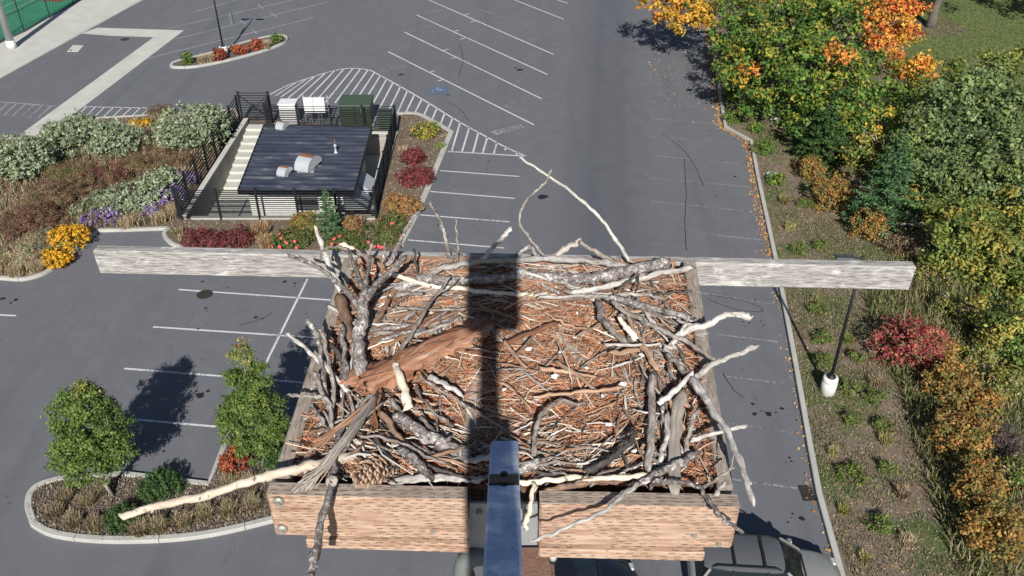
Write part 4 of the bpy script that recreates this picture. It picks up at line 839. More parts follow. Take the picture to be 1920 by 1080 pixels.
for px, py, w_, h, p, lab in [(95, 400, 100, .9, BROWN, 'below the leftmost sage shrub'), (45, 450, 110, .9, BARB[2:] + BROWN, 'dark, at the left photo edge'), (150, 375, 90, .8, BROWN, 'under the joined sage pair'), (200, 350, 80, .7, BARB + BROWN, 'reddish, above the long sage mound'), (120, 350, 80, .8, BROWN + ALDER[:1], 'between the left sage shrubs'), (270, 325, 90, .8, BROWN, 'below the tallest sage shrub'), (330, 320, 60, .7, BROWN, 'at the left of the yard fence'), (30, 500, 90, .5, SAGE[2:3] + STRAW, 'grey green, by the left kerb'), (75, 480, 80, .6, SAGE[2:3] + TUFT, 'grey green, left of the yellow flowers'), (160, 420, 60, .6, BROWN + GREEN[:1], 'above the yellow flowers'), (295, 222, 40, .6, BROWN, 'dark, at the far rim of the bed')]:
    shrub('brown_shrub', f'brown seeding shrub in the left bed, {lab}', px, py, w_ * 1.3, h * 1.25, p, .075, 2.0, .22, 'brown shrubs in the left bed', 'shrub', 'dry', aspect=.35)
for px, py, lab in [(240, 425, 'left of the white scrap'), (300, 415, 'under the asters'), (325, 400, 'rightmost by the yard corner'), (30, 515, 'leftmost by the kerb'), (70, 508, 'next to the yellow flowers'), (350, 330, 'beside the yard fence'), (270, 275, 'between the sage shrubs')]:
    tuft(f'dry straw grass clump in the left bed, {lab}', px, py, 60, .5, STRAW, 420, .1, 'straw grass in the left bed')
# --- hut front and side bed
for px, w_, lab in [(368, 62, 'leftmost of three'), (408, 56, 'middle of three'), (442, 66, 'rightmost of three')]: shrub('barberry', f'dark red barberry in front of the yard, {lab}', px, 468, w_, .8, BARB, .085, 1.7, .13, 'three barberries')
tuft('copper fountain grass right of the barberries, upper', 490, 440, 70, .7, RUST + STRAW, 520, .1); tuft('copper fountain grass right of the barberries, lower', 500, 462, 60, .6, RUST + STRAW, 520, .1); tuft('pale grass at the left yard corner', 335, 440, 40, .4, GREEN + STRAW, 300, .1)
shrub('spirea', 'olive brown spirea under the louvre', 575, 440, 80, .8, RUST + ALDER, .085, 1.5, .14); shrub('spirea', 'copper spirea right of the small fir', 660, 438, 50, .75, RUST, .085, 1.5, .14)
FLW = ([(0.55, 0.06, 0.07), (0.62, 0.12, 0.12)], 9)
for px, py, w_, lab in [(545, 470, 90, 'left of the small fir'), (640, 478, 90, 'right of the small fir, lowest'), (705, 465, 100, 'with most blooms near the kerb'), (735, 435, 60, 'at the kerb bend')]: shrub('rose_bush', f'green rose bush with red blooms {lab}', px, py, w_, .75, ROSE, .085, 1.5, .14, 'rose bushes', flowers=FLW)
shrub('burning_bush', 'dark crimson bush, upper of the pair right of the hut', 773, 312, 52, .9, BARB + RED[2:3], .1, 1.6, .15); shrub('burning_bush', 'dark crimson bush, lower wide one right of the hut', 775, 352, 80, .9, BARB + RED[2:3], .1, 1.6, .15)
shrub('spirea', 'wide copper brown spirea by the kerb right of the hut', 752, 408, 82, .85, RUST, .09, 1.6, .14); shrub('yellow_shrub', 'yellow green shrub at the upper right corner of the bed', 795, 262, 62, .9, ALDER + YELLOW[:1], .12, 1.1, .2)
tuft('pale grass clump above the crimson bushes', 755, 285, 40, .35, STRAW, 300, .1); tuft('green turf clump beside the yellow shrub', 825, 275, 50, .2, GREEN + STRAW[:1], 420, .1)
# --- far island
for px, py, w_, h, p, lab in [(350, 122, 26, .9, GREEN, 'green ball shrub at the left end of the far island'), (409, 116, 30, .9, REDBUSH + BARB[:1], 'red shrub left of the far lamp base'), (448, 104, 32, .7, REDBUSH, 'red shrub right of the far lamp base'), (479, 96, 30, .85, REDBUSH + BARB[:1], 'red shrub, rightmost of three on the far island'), (519, 82, 24, .8, GREEN, 'green ball shrub at the right end of the far island')]: shrub('shrub', lab, px, py, w_, h, p, .13, 1.5, .16)
for px, py, lab in [(380, 119, 'left of the far lamp'), (500, 91, 'right of the red shrubs'), (395, 117, 'touching the left red shrub')]: tuft(f'tan grass clump on the far island {lab}', px, py, 32, .7, STRAW, 300, .1, 'far island grass')

tg = scatter_later = GP([(1690, 470), (1920, 560), (1930, 1090), (1800, 1090), (1735, 900), (1690, 740), (1620, 560)], .1)
# --- ground cover and litter (nobody could count these)
def scatter(poly, n):
    P = np.array([(p[0], p[1]) for p in poly]); lo, hi = P.min(0), P.max(0); out = []
    while sum(map(len, out)) < n:
        q = rng.uniform(lo, hi, (n * 2, 2)); ins = np.zeros(len(q), bool); j = len(P) - 1
        for i in range(len(P)):
            c = ((P[i, 1] > q[:, 1]) != (P[j, 1] > q[:, 1])) & (q[:, 0] < (P[j, 0] - P[i, 0]) * (q[:, 1] - P[i, 1]) / (P[j, 1] - P[i, 1] + 1e-12) + P[i, 0]); ins ^= c; j = i
        out.append(q[ins])
    return np.concatenate(out)[:n]
bankpoly = GP([(1365, 200), (1415, 262), (1440, 380), (1470, 545), (1500, 700), (1530, 860), (1570, 1020), (1620, 1130), (1930, 1130), (1930, 500), (1700, 300)], .1)
q = scatter(bankpoly, 90000); nz = np.array([mnoise.noise((x * .35, y * .35, 3.1)) + .6 * mnoise.noise((x * 1.3, y * 1.3, 9)) for x, y in q]); edge = rng.uniform(-.5, .4, len(q)); q = q[nz > edge]
V, F, T = blades(np.c_[q, np.full(len(q), .1)], .10, .028, 1.2, [(.09, .13, .04), (.12, .15, .05), (.17, .16, .075), (.07, .10, .03), (.24, .2, .12)])
o = fastmesh('bank_grass', V, F, T, 'leaf'); tag(o, 'patchy short grass and weeds on the right bank', 'grass', None, 'stuff')
q = scatter(bankpoly, 26000); C = np.c_[q, np.full(len(q), .108)]; V, F = leaf_quads(C, unit(np.array([0, 0, 1.0]) + rng.normal(size=C.shape) * .35), .07, .6)
o = fastmesh('dead_leaves', V, F, np.repeat(pal([(.20, .14, .09), (.28, .2, .12), (.15, .10, .07), (.35, .22, .10), (.32, .28, .2)], len(C)), 4, 0), 'dry'); tag(o, 'brown dead leaves and chips strewn over the right bank soil', 'leaves', None, 'stuff')
lp = []
for a, b in zip(CURB[1:], CURB[2:]):
    L = (b - a).length; n = int(L * (60 if a.y > 38 else 9)); u = rng.uniform(0, 1, n); k = np.abs(rng.normal(size=n)) * (.22 if a.y > 30 else .14); A, B = np.array(a), np.array(b); d = (B - A) / L; lp.append(A + (B - A) * u[:, None] - np.array([d[1] * -1, d[0], 0]) * -1 * 0 + np.array([-1, 0, 0]) * (k + .12)[:, None])
q = np.concatenate(lp); far_ = scatter(GP([(1180, 60), (1335, 60), (1355, 230), (1300, 240), (1220, 160)]), 500); q = np.concatenate([q, np.c_[far_, np.zeros(len(far_))]]); q[:, 2] = .012 + rng.uniform(0, .02, len(q))
V, F = leaf_quads(q, unit(np.array([0, 0, 1.0]) + rng.normal(size=q.shape) * .4), .10, .7)
o = fastmesh('fallen_leaves', V, F, np.repeat(pal([(.42, .24, .08), (.36, .17, .06), (.48, .32, .12), (.25, .13, .06)], len(q)), 4, 0), 'dry'); tag(o, 'orange fallen leaves gathered along the right kerb gutter', 'leaves', None, 'stuff')
for poly, mname, n, p, lab in [(bedloop, 'bed_mulch', 30000, [(.16, .12, .085), (.24, .19, .13), (.10, .075, .055), (.33, .27, .19)], 'brown mulch and dry stalks covering the planting bed around the hut'), (ISL, 'island_mulch', 9000, [(.13, .105, .085), (.19, .16, .13), (.09, .07, .06), (.27, .22, .16)], 'brown mulch and dry bits covering the near island')]:
    q = scatter(poly, n)
    if poly is bedloop: q = q[~((q[:, 0] > -17.0) & (q[:, 0] < -6.9) & (q[:, 1] > 38.6) & (q[:, 1] < 51.5))]
    V, F, T = blades(np.c_[q, np.full(len(q), .095)], .09, .035, 1.8, p); o = fastmesh(mname, V, F, T, 'dry'); tag(o, lab, 'mulch', None, 'stuff')
q = scatter(tg, 9000); V, F, T = blades(np.c_[q, np.full(len(q), .1)], .55, .035, 1.0, [(.16, .16, .06), (.10, .13, .04), (.26, .22, .13), (.20, .17, .09), (.07, .10, .03)])
o = fastmesh('tall_grass', V, F, T, 'leaf'); tag(o, 'rank tall grass and weeds between the bushes at the right', 'grass', None, 'stuff')
q = scatter(GP([(-60, 270), (80, 262), (300, 225), (430, 215), (330, 410), (300, 425), (185, 430), (110, 490), (40, 520), (-60, 515)], .1), 16000); nz = np.array([mnoise.noise((x * .5, y * .5, 1)) for x, y in q]); hh = .32 + .3 * nz
V, F, T = blades(np.c_[q, np.full(len(q), .1)], .5, .03, 1.1, BROWN + STRAW + BARB[3:] + [(.16, .15, .07), (.20, .22, .15)]); o = fastmesh('bed_stalks', V, F, T, 'dry'); tag(o, 'brown and straw dry stalks filling the left bed between shrubs', 'grass', None, 'stuff')
lawnpoly = GP([(1745, 255), (1700, 150), (1690, 60), (1660, -10), (1930, -10), (1930, 200), (1850, 235)], .1); q = scatter(lawnpoly, 22000)
V, F, T = blades(np.c_[q, np.full(len(q), .104)], .08, .05, 1.2, [(.08, .12, .035), (.10, .135, .04), (.14, .15, .055), (.19, .16, .08)]); o = fastmesh('lawn_grass', V, F, T, 'leaf'); tag(o, 'mown green lawn grass at the top right corner', 'grass', None, 'stuff')
# stones, trunk, dead branches
simple('stone', (0.42, 0.41, 0.38), (0.30, 0.29, 0.27), 6, .9, 0, .5)
def rock(label, px, py, w_, h, name='stone', z=.1):
    c = G(px, py, z); r = m_of(w_ / 2, c); bm = bmesh.new(); bmesh.ops.create_icosphere(bm, subdivisions=3, radius=1); s = rng.uniform(0, 50)
    for v in bm.verts: v.co = Vector((v.co.x * r, v.co.y * r * .8, v.co.z * h)) * (1 + .3 * mnoise.noise(v.co * 1.6 + Vector((s, 0, 0))))
    me = bpy.data.meshes.new(name); bm.to_mesh(me); bm.free(); me.materials.append(MATS['stone']); o = link(bpy.data.objects.new(name, me)); o.location = c; tag(o, label, 'stone')
rock('pale flat stone beside the kerb bend on the bank', 1449, 328, 24, .18); rock('white boulder at the foot of the maple', 1455, 225, 22, .45); rock('grey stone just right of the white boulder', 1470, 240, 14, .3)
b = G(1745, 50, .1); t = thing('park_tree', 'grey tree trunk standing on the dirt patch in the lawn', 'tree', b); MB().tube(wander(b - Vector((0, 0, .1)), b + Vector((.2, .2, 5)), 6, .03), [.55, .34, .3, .28, .27, .25, .22], 14).build('trunk', 'tree_bark', t, True)
crown(t, [(b + Vector((0, 1.5, 6)), (4.5, 4, 3), GREEN), (b + Vector((-2.5, 0, 3.6)), (2.2, 2, 1.6), GREEN), (b + Vector((-1.6, 1.5, 3.2)), (1.6, 1.6, .9), ALDER), (b + Vector((2.4, 1.0, 3.2)), (2.0, 1.5, .9), ALDER)], .25, .9, .5)
tree('park_tree', 'dark tree standing beyond the lawn at the far right', 'tree', (47, 70, .1), [((46, 70, 6), (5, 5, 4), GREEN), ((50, 68, 8), (5, 5, 5), GREEN)], .3, .9, .8, .3)
db = G(1650, 270, 1.2); mb = MB()
for e in ((1630, 245), (1615, 240), (1690, 300), (1665, 255)): mb.tube(wander(db, G(e[0], e[1], 2.2), 5, .2), [.05, .04, .035, .03, .02, .012], 6)
solo(mb, 'dead_branch', 'pale_bark', 'bare pale dead branches poking out above the dark fir', 'branch')
db = G(1680, 422, .8); mb = MB().tube(wander(db, G(1745, 420, 1.0), 6, .12), [.04, .06, .06, .05, .04, .03, .02], 6)
for e in ((1720, 400), (1705, 395), (1745, 432)): mb.tube(wander(db.lerp(G(1745, 420, 1), .5), G(e[0], e[1], 1.6), 4, .2), [.03, .025, .02, .015, .01], 5)
solo(mb, 'dead_branch', 'pale_bark', 'fallen bleached branch right of the fir above the beam', 'branch')

# ================================================================== THE NEST PLATFORM
wood('grey_beam', [(.34, (.05, .046, .042)), (.45, (.19, .18, .17)), (.55, (.33, .32, .305)), (.68, (.50, .49, .475))], 'x', 4.5, knots=1.4, guano=.545)
wood('side_wood', [(.30, (.07, .05, .038)), (.46, (.19, .145, .11)), (.58, (.29, .24, .20)), (.7, (.42, .38, .34))], 'y', 5.0, guano=.60)
wood('front_wood', [(.28, (.22, .105, .068)), (.45, (.36, .205, .13)), (.58, (.44, .285, .195)), (.72, (.51, .41, .33))], 'x', 2.4, marks=True)
wood('front_top', [(.28, (.16, .12, .09)), (.5, (.28, .22, .175)), (.7, (.42, .36, .31))], 'x', 4.5, marks=True)
wood('front_plain', [(.28, (.20, .10, .06)), (.45, (.33, .18, .115)), (.62, (.43, .28, .20))], 'x', 3.5)
wood('post_wood', [(.3, (.10, .055, .04)), (.5, (.20, .11, .08)), (.7, (.30, .18, .13))], 'z', 4.5)
FL, FR, BL, BR = N(507, 903), N(1381, 927), N(646, 480), N(1304, 489)
plat = thing('nest_platform', 'weathered timber nest platform with long grey rear perch beam', 'platform', (0.0, 2.0, HC - 2.1))
DOWN = Vector((0, 0, -1))
def bx8(top4, h):  # top quad -> box going straight down
    return [p + DOWN * h for p in top4], top4
def side(a, b, inward, th=.042, h=.2):
    s = Vector((inward * th, 0, 0)); bot, top = bx8([a, a + s, b + s, b], h); return MB().hexa(bot, top).build('side_board', 'side_wood', plat, bevel=.004)
side(FL + Vector((0, .03, -.004)), BL, 1); side(FR + Vector((0, .03, -.004)), BR, -1)
# rear perch beam, standing on edge
ba, bb = N(187, 514, -.13), N(1705, 545, -.13); bd = (bb - ba).normalized(); bn = Vector((-bd.y, bd.x, 0)).normalized() * .042; bh = Vector((0, 0, .1)); lean = Vector((0, -.004, 0))
MB().hexa([ba, bb, bb + bn, ba + bn], [ba + bh + lean, bb + bh + lean, bb + bh + bn + lean, ba + bh + bn + lean]).build('rear_beam', 'grey_beam', plat, bevel=.005)
ra, rb = N(668, 486, -.012), N(1268, 494, -.012); bot, top = bx8([ra, rb, rb + Vector((0, .03, 0)), ra + Vector((0, .03, 0))], .13); MB().hexa(bot, top).build('rear_board', 'front_plain', plat, bevel=.004)
# front boards: top strip + face, built as one plank with a weathered cap
def front(xa, ya, xb, yb, hgt, name='front_board'):
    a, b = N(xa, ya), N(xb, yb); th = Vector((0, -.046, 0)); bot, top = bx8([a + th, b + th, b, a], hgt)
    o = MB().hexa(bot, top).build(name, 'front_wood', plat, bevel=.006)
    cap = MB().hexa([p + Vector((0, 0, .0015)) for p in (a + th * .93, b + th * .93, b + th * .05, a + th * .05)], [p + Vector((0, 0, .0045)) for p in (a + th * .93, b + th * .93, b + th * .05, a + th * .05)]).build('weathered_top', 'front_top', o)
    return a, b
f1a, f1b = front(507, 905, 877, 914, .15); f2a, f2b = front(1011, 921, 1381, 928, .152)
for a, b, s in ((f1a + Vector((.08, 0, 0)), f1b, 0), (f2a, f2b - Vector((.07, 0, 0)), 1)):
    a2, b2 = a + Vector((0, -.012, -.153 - .002 * s)), b + Vector((0, -.012, -.153 - .002 * s)); th = Vector((0, -.045, 0)); bot, top = bx8([a2 + th, b2 + th, b2, a2], .034); MB().hexa(bot, top).build('lower_rail', 'front_wood', plat, bevel=.004)
metal('bolt_zinc', (.36, .35, .32), .55, .5); metal('plate_zinc', (.40, .42, .43), .5, .5, (.32, .34, .35))
for px, py in [(523, 938), (530, 990), (812, 989), (1361, 964), (1300, 997), (1346, 1013)]:
    y_ = (f1a.y if px < 900 else f2a.y) - .046; p = W(px, py, y_); MB().tube([p + Vector((0, -.001, 0)), p + Vector((0, -.006, 0)), p + Vector((0, -.010, 0))], [.0145, .0135, .008], 16).build('bolt', 'bolt_zinc', plat, True); MB().tube([p + Vector((0, -.009, 0)), p + Vector((0, -.017, 0))], [.008, .007], 6).build('nut', 'bolt_zinc', plat)
for xa, xb, ya, yb in ((880, 917, 944, 1030), (974, 1008, 945, 1022)):
    y_ = f1a.y - .02; q = [W(xa, ya, y_), W(xb, ya, y_), W(xb, yb, y_), W(xa, yb, y_)]; th = Vector((0, .008, 0)); pl = MB().hexa(q, [p + th for p in q]).build('metal_plate', 'plate_zinc', plat)
    c = (q[0] + q[1]) / 2 + Vector((0, -.004, -.03)); MB().tube([c, c + Vector((0, -.008, 0))], [.009, .007], 10).build('plate_bolt', 'bolt_zinc', pl)
# deck boards and supports
for i in range(6):
    u0, u1 = i / 6 + .004, (i + 1) / 6 - .004; t4 = [FL.lerp(FR, .04 + .92 * u0), FL.lerp(FR, .04 + .92 * u1), BL.lerp(BR, .04 + .92 * u1), BL.lerp(BR, .04 + .92 * u0)]; t4 = [p + Vector((0, .06 if k < 2 else -.03, -.15)) for k, p in enumerate(t4)]
    bot, top = bx8(t4, .035); MB().hexa(bot, top).build('deck_board', 'side_wood', plat)
pc = W(985, 1040, f1a.y + .1); MB().box(Vector((pc.x - .01, f1a.y + .12, pc.z - 1.2)), (.2, .2, 2.2)).build('support_post', 'post_wood', plat, bevel=.012)
MB().box(Vector((0, f1a.y + .3, FL.z - .30)), (.95, .09, .14)).build('cross_arm', 'post_wood', plat, bevel=.006)
t = thing('conduit_elbow', 'grey conduit elbow below the left front board beside the arm', 'conduit', W(885, 1045, f1a.y - .03))
simple('grey_pvc', (.15, .165, .165), (.12, .13, .13), 12, .55)
e0 = W(868, 1052, f1a.y - .03); MB().tube([e0 + Vector((0, 0, -.16)), e0 + Vector((0, 0, -.03)), e0 + Vector((.008, 0, 0)), e0 + Vector((.03, .0, .02)), e0 + Vector((.06, .01, .012)), e0 + Vector((.085, .02, -.03)), e0 + Vector((.09, .02, -.18))], .028, 14).build('elbow', 'grey_pvc', t, True)
MB().tube([e0 + Vector((0, 0, -.06)), e0 + Vector((0, 0, -.12))], .032, 14).build('coupling', 'galv', t, True)
p = W(1037, 1040, f1a.y + .02); t = thing('cable_gland', 'small white fitting with a dark tip right of the support post', 'fitting', p)
MB().tube([p + Vector((0, 0, .03)), p + Vector((0, 0, -.015))], .012, 12).build('sleeve', 'white_enamel', t, True); MB().tube([p + Vector((0, 0, -.015)), p + Vector((0, 0, -.03))], [.013, .01], 12).build('tip', 'tyre', t, True)

# camera mast: foot inside the nest, arm sloping back, upright and housing behind the lens
m, t_, b_ = newmat('mast_shade_blue'); b_.inputs['Roughness'].default_value = .55; f_ = noise(t_, coords(t_), 30, 6, .7); g_ = noise(t_, coords(t_, (1, 1, 1)), 9, 4, .6)
cc_ = ramp(t_, g_, [(.35, (.27, .36, .58)), (.5, (.36, .46, .68)), (.62, (.70, .76, .86))]).outputs[0]; cc_ = mix(t_, ramp(t_, f_, [(.30, (.6, .6, .6)), (.38, (0, 0, 0))]).outputs[0], cc_, (.08, .07, .07)); t_.links.new(cc_, b_.inputs['Base Color'])  # blue tones put the skylit shade on grey steel into the colour
foot = N(946, 850, .0); back = Vector((-.012, -.27, foot.z + (foot.y + .27) * .445))
mast = thing('camera_mast', 'grey square steel camera arm tinted shade blue rising from the front of the nest', 'mast', foot)
def sqtube(a, b, wd, name, parent, up=(0, 0, 1)): return MB().bar(a, b, wd, wd, up).build(name, 'mast_shade_blue', parent, bevel=.006)
arm = sqtube(foot, back, .074, 'arm', mast); ad = (back - foot).normalized(); an_ = Vector((0, -ad.z, ad.y)); an_ = an_ if an_.z > 0 else -an_
sl = foot + ad * .27 + an_ * .0375; MB().bar(sl - ad * .03, sl + ad * .03, .07, .006, an_).build('bracket', 'black_steel', arm, bevel=.002)
for s in (-.028, .028): MB().tube([sl + ad * s - an_ * .001, sl + ad * s + an_ * .008], .008, 8).build('bracket_bolt', 'black_steel', arm)
sqtube(back + Vector((0, 0, -.06)), Vector((back.x, back.y, HC - .29)), .125, 'upright', mast, (0, 1, 0)); sqtube(Vector((back.x, back.y + .06, HC - .37)), Vector((back.x, back.y + .06, HC - .02)), .06, 'neck', mast, (0, 1, 0))
fw = ray(960, 540); upv = Vector((0, ST, CT)); hc = Vector((0, 0, HC)) - fw * .2 + upv * .008
rot = Matrix(((1, 0, 0), (0, fw.y, upv.y), (0, fw.z, upv.z)))
MB().box(hc, (.172, .34, .29), rot).build('camera_housing', 'white_enamel', mast, bevel=.02)
MB().box(hc + upv * .145 - fw * .02, (.185, .40, .012), rot).build('sun_shield', 'white_enamel', mast, bevel=.004)


# ------------------------------------------------------------------ sticks
def stickmat(name, stops, scale=90, stretch=.22, bs=.8, rough=.85, mott=None):
    m, t, b = newmat(name); b.inputs['Roughness'].default_value = rough
    a = nd(t, 'ShaderNodeAttribute', attribute_name='grain'); mp = t.nodes.new('ShaderNodeMapping'); mp.inputs['Scale'].default_value = (1, 1, stretch); t.links.new(a.outputs['Vector'], mp.inputs[0])
    oi = t.nodes.new('ShaderNodeObjectInfo'); ad_ = nd(t, 'ShaderNodeVectorMath', operation='ADD'); t.links.new(mp.outputs[0], ad_.inputs[0]); t.links.new(oi.outputs['Location'], ad_.inputs[1])
    f = noise(t, ad_.outputs[0], scale, 6, .7, .6); g = noise(t, ad_.outputs[0], scale * .2, 3)
    k = math_(t, 'ADD', math_(t, 'MULTIPLY', f, .7), math_(t, 'MULTIPLY', g, .3)); col = ramp(t, k, stops).outputs[0]
    if mott:
        q = noise(t, a.outputs['Vector'], mott[0], 4, .7); col = mix(t, ramp(t, q, [(mott[1], (0, 0, 0)), (mott[1] + .05, (1, 1, 1))]).outputs[0], col, mott[2])
    hsv = nd(t, 'ShaderNodeHueSaturation'); t.links.new(col, hsv.inputs['Color']); t.links.new(math_(t, 'ADD', math_(t, 'MULTIPLY', oi.outputs['Random'], .5), .75), hsv.inputs['Value'])
    t.links.new(hsv.outputs[0], b.inputs['Base Color']); bump(t, b, f, bs, .003); return m
stickmat('driftwood', [(.34, (.12, .11, .10)), (.44, (.28, .26, .24)), (.54, (.43, .41, .385)), (.66, (.62, .61, .59))], 120, .3)
stickmat('cream_wood', [(.3, (.34, .27, .19)), (.45, (.62, .53, .41)), (.65, (.74, .67, .56))], 90, .35, mott=(55, .60, (.22, .17, .13)))
stickmat('lichen_bark', [(.36, (.035, .03, .028)), (.46, (.12, .10, .092)), (.55, (.24, .22, .21)), (.62, (.56, .56, .55))], 95, .9, 1.0, mott=(70, .60, (.50, .51, .50)))
stickmat('grey_bark', [(.34, (.06, .052, .047)), (.5, (.20, .175, .155)), (.64, (.40, .37, .34))], 110, .4, mott=(60, .66, (.46, .45, .43)))
stickmat('brown_bark', [(.3, (.07, .042, .03)), (.5, (.19, .12, .08)), (.7, (.34, .24, .18))], 90, .25)
stickmat('tan_wood', [(.34, (.17, .10, .06)), (.5, (.34, .215, .14)), (.66, (.50, .39, .29))], 70, .12)
stickmat('dark_twig', [(.3, (.02, .018, .018)), (.5, (.06, .055, .052)), (.7, (.16, .15, .145))], 130, .4)
stickmat('slab_bark', [(.34, (.045, .022, .015)), (.46, (.20, .088, .05)), (.56, (.29, .16, .10)), (.68, (.40, .31, .245))], 75, .1, 1.0)
stickmat('slab_grey', [(.3, (.12, .105, .09)), (.5, (.28, .25, .22)), (.7, (.46, .43, .39))], 60, .06, 1.0)
def tube_mesh(name, pts, rad, m, n=8, flat=1.0, rough=.12, parent=None, loc=None):
    mb = MB(); mb.tube(pts, rad, n, True, flat); L = 0; g = []
    for i, p in enumerate(pts):
        if i: L += (pts[i] - pts[i - 1]).length
        for j in range(n):
            a = 2 * math.pi * j / n; g.append((math.cos(a) * rad[i], math.sin(a) * rad[i] * flat, L))
    sd_ = rng.uniform(0, 90)
    for i, v in enumerate(mb.v):
        c = pts[i // n]; d = v - c; mb.v[i] = c + d * (1 + rough * 2.2 * mnoise.noise(Vector((g[i][0] * 60, g[i][1] * 60, g[i][2] * 45 + sd_))))
    for e, sg in ((0, -1), (len(pts) - 1, 1)):   # oblique, broken ends
        tdir = (pts[1] - pts[0]).normalized() if e == 0 else (pts[-1] - pts[-2]).normalized(); ph = rng.uniform(0, 6.28)
        for j in range(n): mb.v[e * n + j] = mb.v[e * n + j] + tdir * sg * rad[e] * (1.3 * math.cos(2 * math.pi * j / n + ph) + rng.uniform(-.35, .35))
    o_ = origin(parent) if parent is not None else Vector(loc)
    me = bpy.data.meshes.new(name); me.from_pydata([tuple(v - o_) for v in mb.v], [], mb.f); me.update()
    a = me.attributes.new('grain', 'FLOAT_VECTOR', 'POINT'); a.data.foreach_set('vector', np.array(g, np.float32).ravel() + np.float32(0)); me.polygons.foreach_set('use_smooth', [True] * len(me.polygons)); me.materials.append(MATS[m])
    o = link(bpy.data.objects.new(name, me), parent)
    if parent is None: o.location = o_
    return o
def path(P, Y=None):
    out = []
    for p in P:
        if Y is not None: out.append(W(p[0], p[1], Y))
        else: out.append(N(p[0], p[1], p[2] if len(p) > 2 else .01))
    return out
def fine(pts, amp=.0, k=9):
    q = smooth_line(pts, k); s = rng.uniform(0, 99)
    if amp:
        for i in range(1, len(q) - 1): q[i] = q[i] + Vector((mnoise.noise((i * .33, s, 0)), mnoise.noise((i * .33, s, 7)), mnoise.noise((i * .33, s, 15)))) * amp + Vector(rng.normal(size=3)) * amp * .12
    return q
def stick(label, P, w0, w1, m, Y=None, n=8, name='stick', knots=2, flat=1.0, amp=.006, cat='stick', rough=.26, group=None, twigs=()):
    pts = fine(path(P, Y), amp); k = len(pts); L = sum((b - a).length for a, b in zip(pts, pts[1:]))
    rad = []
    for i, p in enumerate(pts):
        u = i / (k - 1); r = m_of(w0 + (w1 - w0) * u, p) / 2; rad.append(r)
    for _ in range(knots):
        i = int(rng.integers(1, k - 1)); rad[i] *= 1.22
    rad[0] *= .82; rad[-1] *= .75
    base = pts[0].copy()
    if twigs or knots > 1:
        t = thing(name, label, cat, base, group); tube_mesh('shaft', pts, rad, m, n, flat, rough, t)
        for tw in twigs:
            q = fine(path(tw[0], Y), .003, 5); r0 = m_of(tw[1], q[0]) / 2; r1 = m_of(tw[2], q[-1]) / 2; tube_mesh('side_branch', q, [r0 + (r1 - r0) * i / (len(q) - 1) for i in range(len(q))], m, 7, 1.0, rough, t)
        for _ in range(max(0, knots - 1)):
            i = int(rng.integers(2, max(3, k - 2))); d = (pts[min(i + 1, k - 1)] - pts[i]).normalized(); s = Vector(rng.normal(size=3)); s = (s - d * s.dot(d)).normalized() * .8 + d * .5; r = rad[i]
            tube_mesh('knot', [pts[i], pts[i] + s * r * 1.2, pts[i] + s * r * 1.75], [r * .62, r * .42, r * .3], m, 6, 1.0, rough, t)
        return t
    return tag(tube_mesh(name, pts, rad, m, n, flat, rough, None, base), label, cat, group)

# --- the bed of litter inside the box
def quadpt(u, v): return FL.lerp(FR, u).lerp(BL.lerp(BR, u), v)
def bowl(u, v):
    e = min(min(u, 1 - u) / .24, min(v, 1 - v) / .24, 1.0); return -.016 - .034 * (3 * e * e - 2 * e ** 3) + (-.05 if v < .06 else 0)
V = []; nu, nv = 60, 54
for j in range(nv + 1):
    for i in range(nu + 1):
        u, v = .035 + .93 * i / nu, .05 + .93 * j / nv; p = quadpt(u, v); V.append(p + Vector((0, 0, bowl(u, v) + .022 * mnoise.noise(p * 14) + .012 * mnoise.noise(p * 45))))
Fm = [(j * (nu + 1) + i, j * (nu + 1) + i + 1, (j + 1) * (nu + 1) + i + 1, (j + 1) * (nu + 1) + i) for j in range(nv) for i in range(nu)]
simple('nest_duff', (.22, .125, .075), (.07, .042, .03), 55, .95, 0, 1.0, .01, stops=[(.35, (.018, .012, .009)), (.52, (.085, .045, .028)), (.68, (.18, .10, .06)), (.8, (.36, .27, .20))])
o = MB().add(V, Fm).build('nest_bed', 'nest_duff', None, True); tag(o, 'packed rusty brown bed of rotted duff filling the nest box', 'nest bed', None, 'stuff')
NEEDLE = [(.34, .135, .065), (.42, .185, .095), (.15, .065, .038), (.38, .21, .125), (.08, .04, .026), (.40, .29, .21), (.37, .145, .07), (.17, .12, .095)]
CHIP = [(.30, .25, .21), (.20, .13, .09), (.42, .37, .33), (.12, .075, .055), (.34, .18, .11), (.66, .63, .60), (.55, .52, .49)]
def nestpts(n, centre=True):
    u = rng.uniform(.05, .95, n); v = rng.uniform(.06, .95, n); a = np.array([quadpt(*q) for q in zip(u, v)]); z = np.array([bowl(*q) for q in zip(u, v)]); a[:, 2] += z; return a, u, v
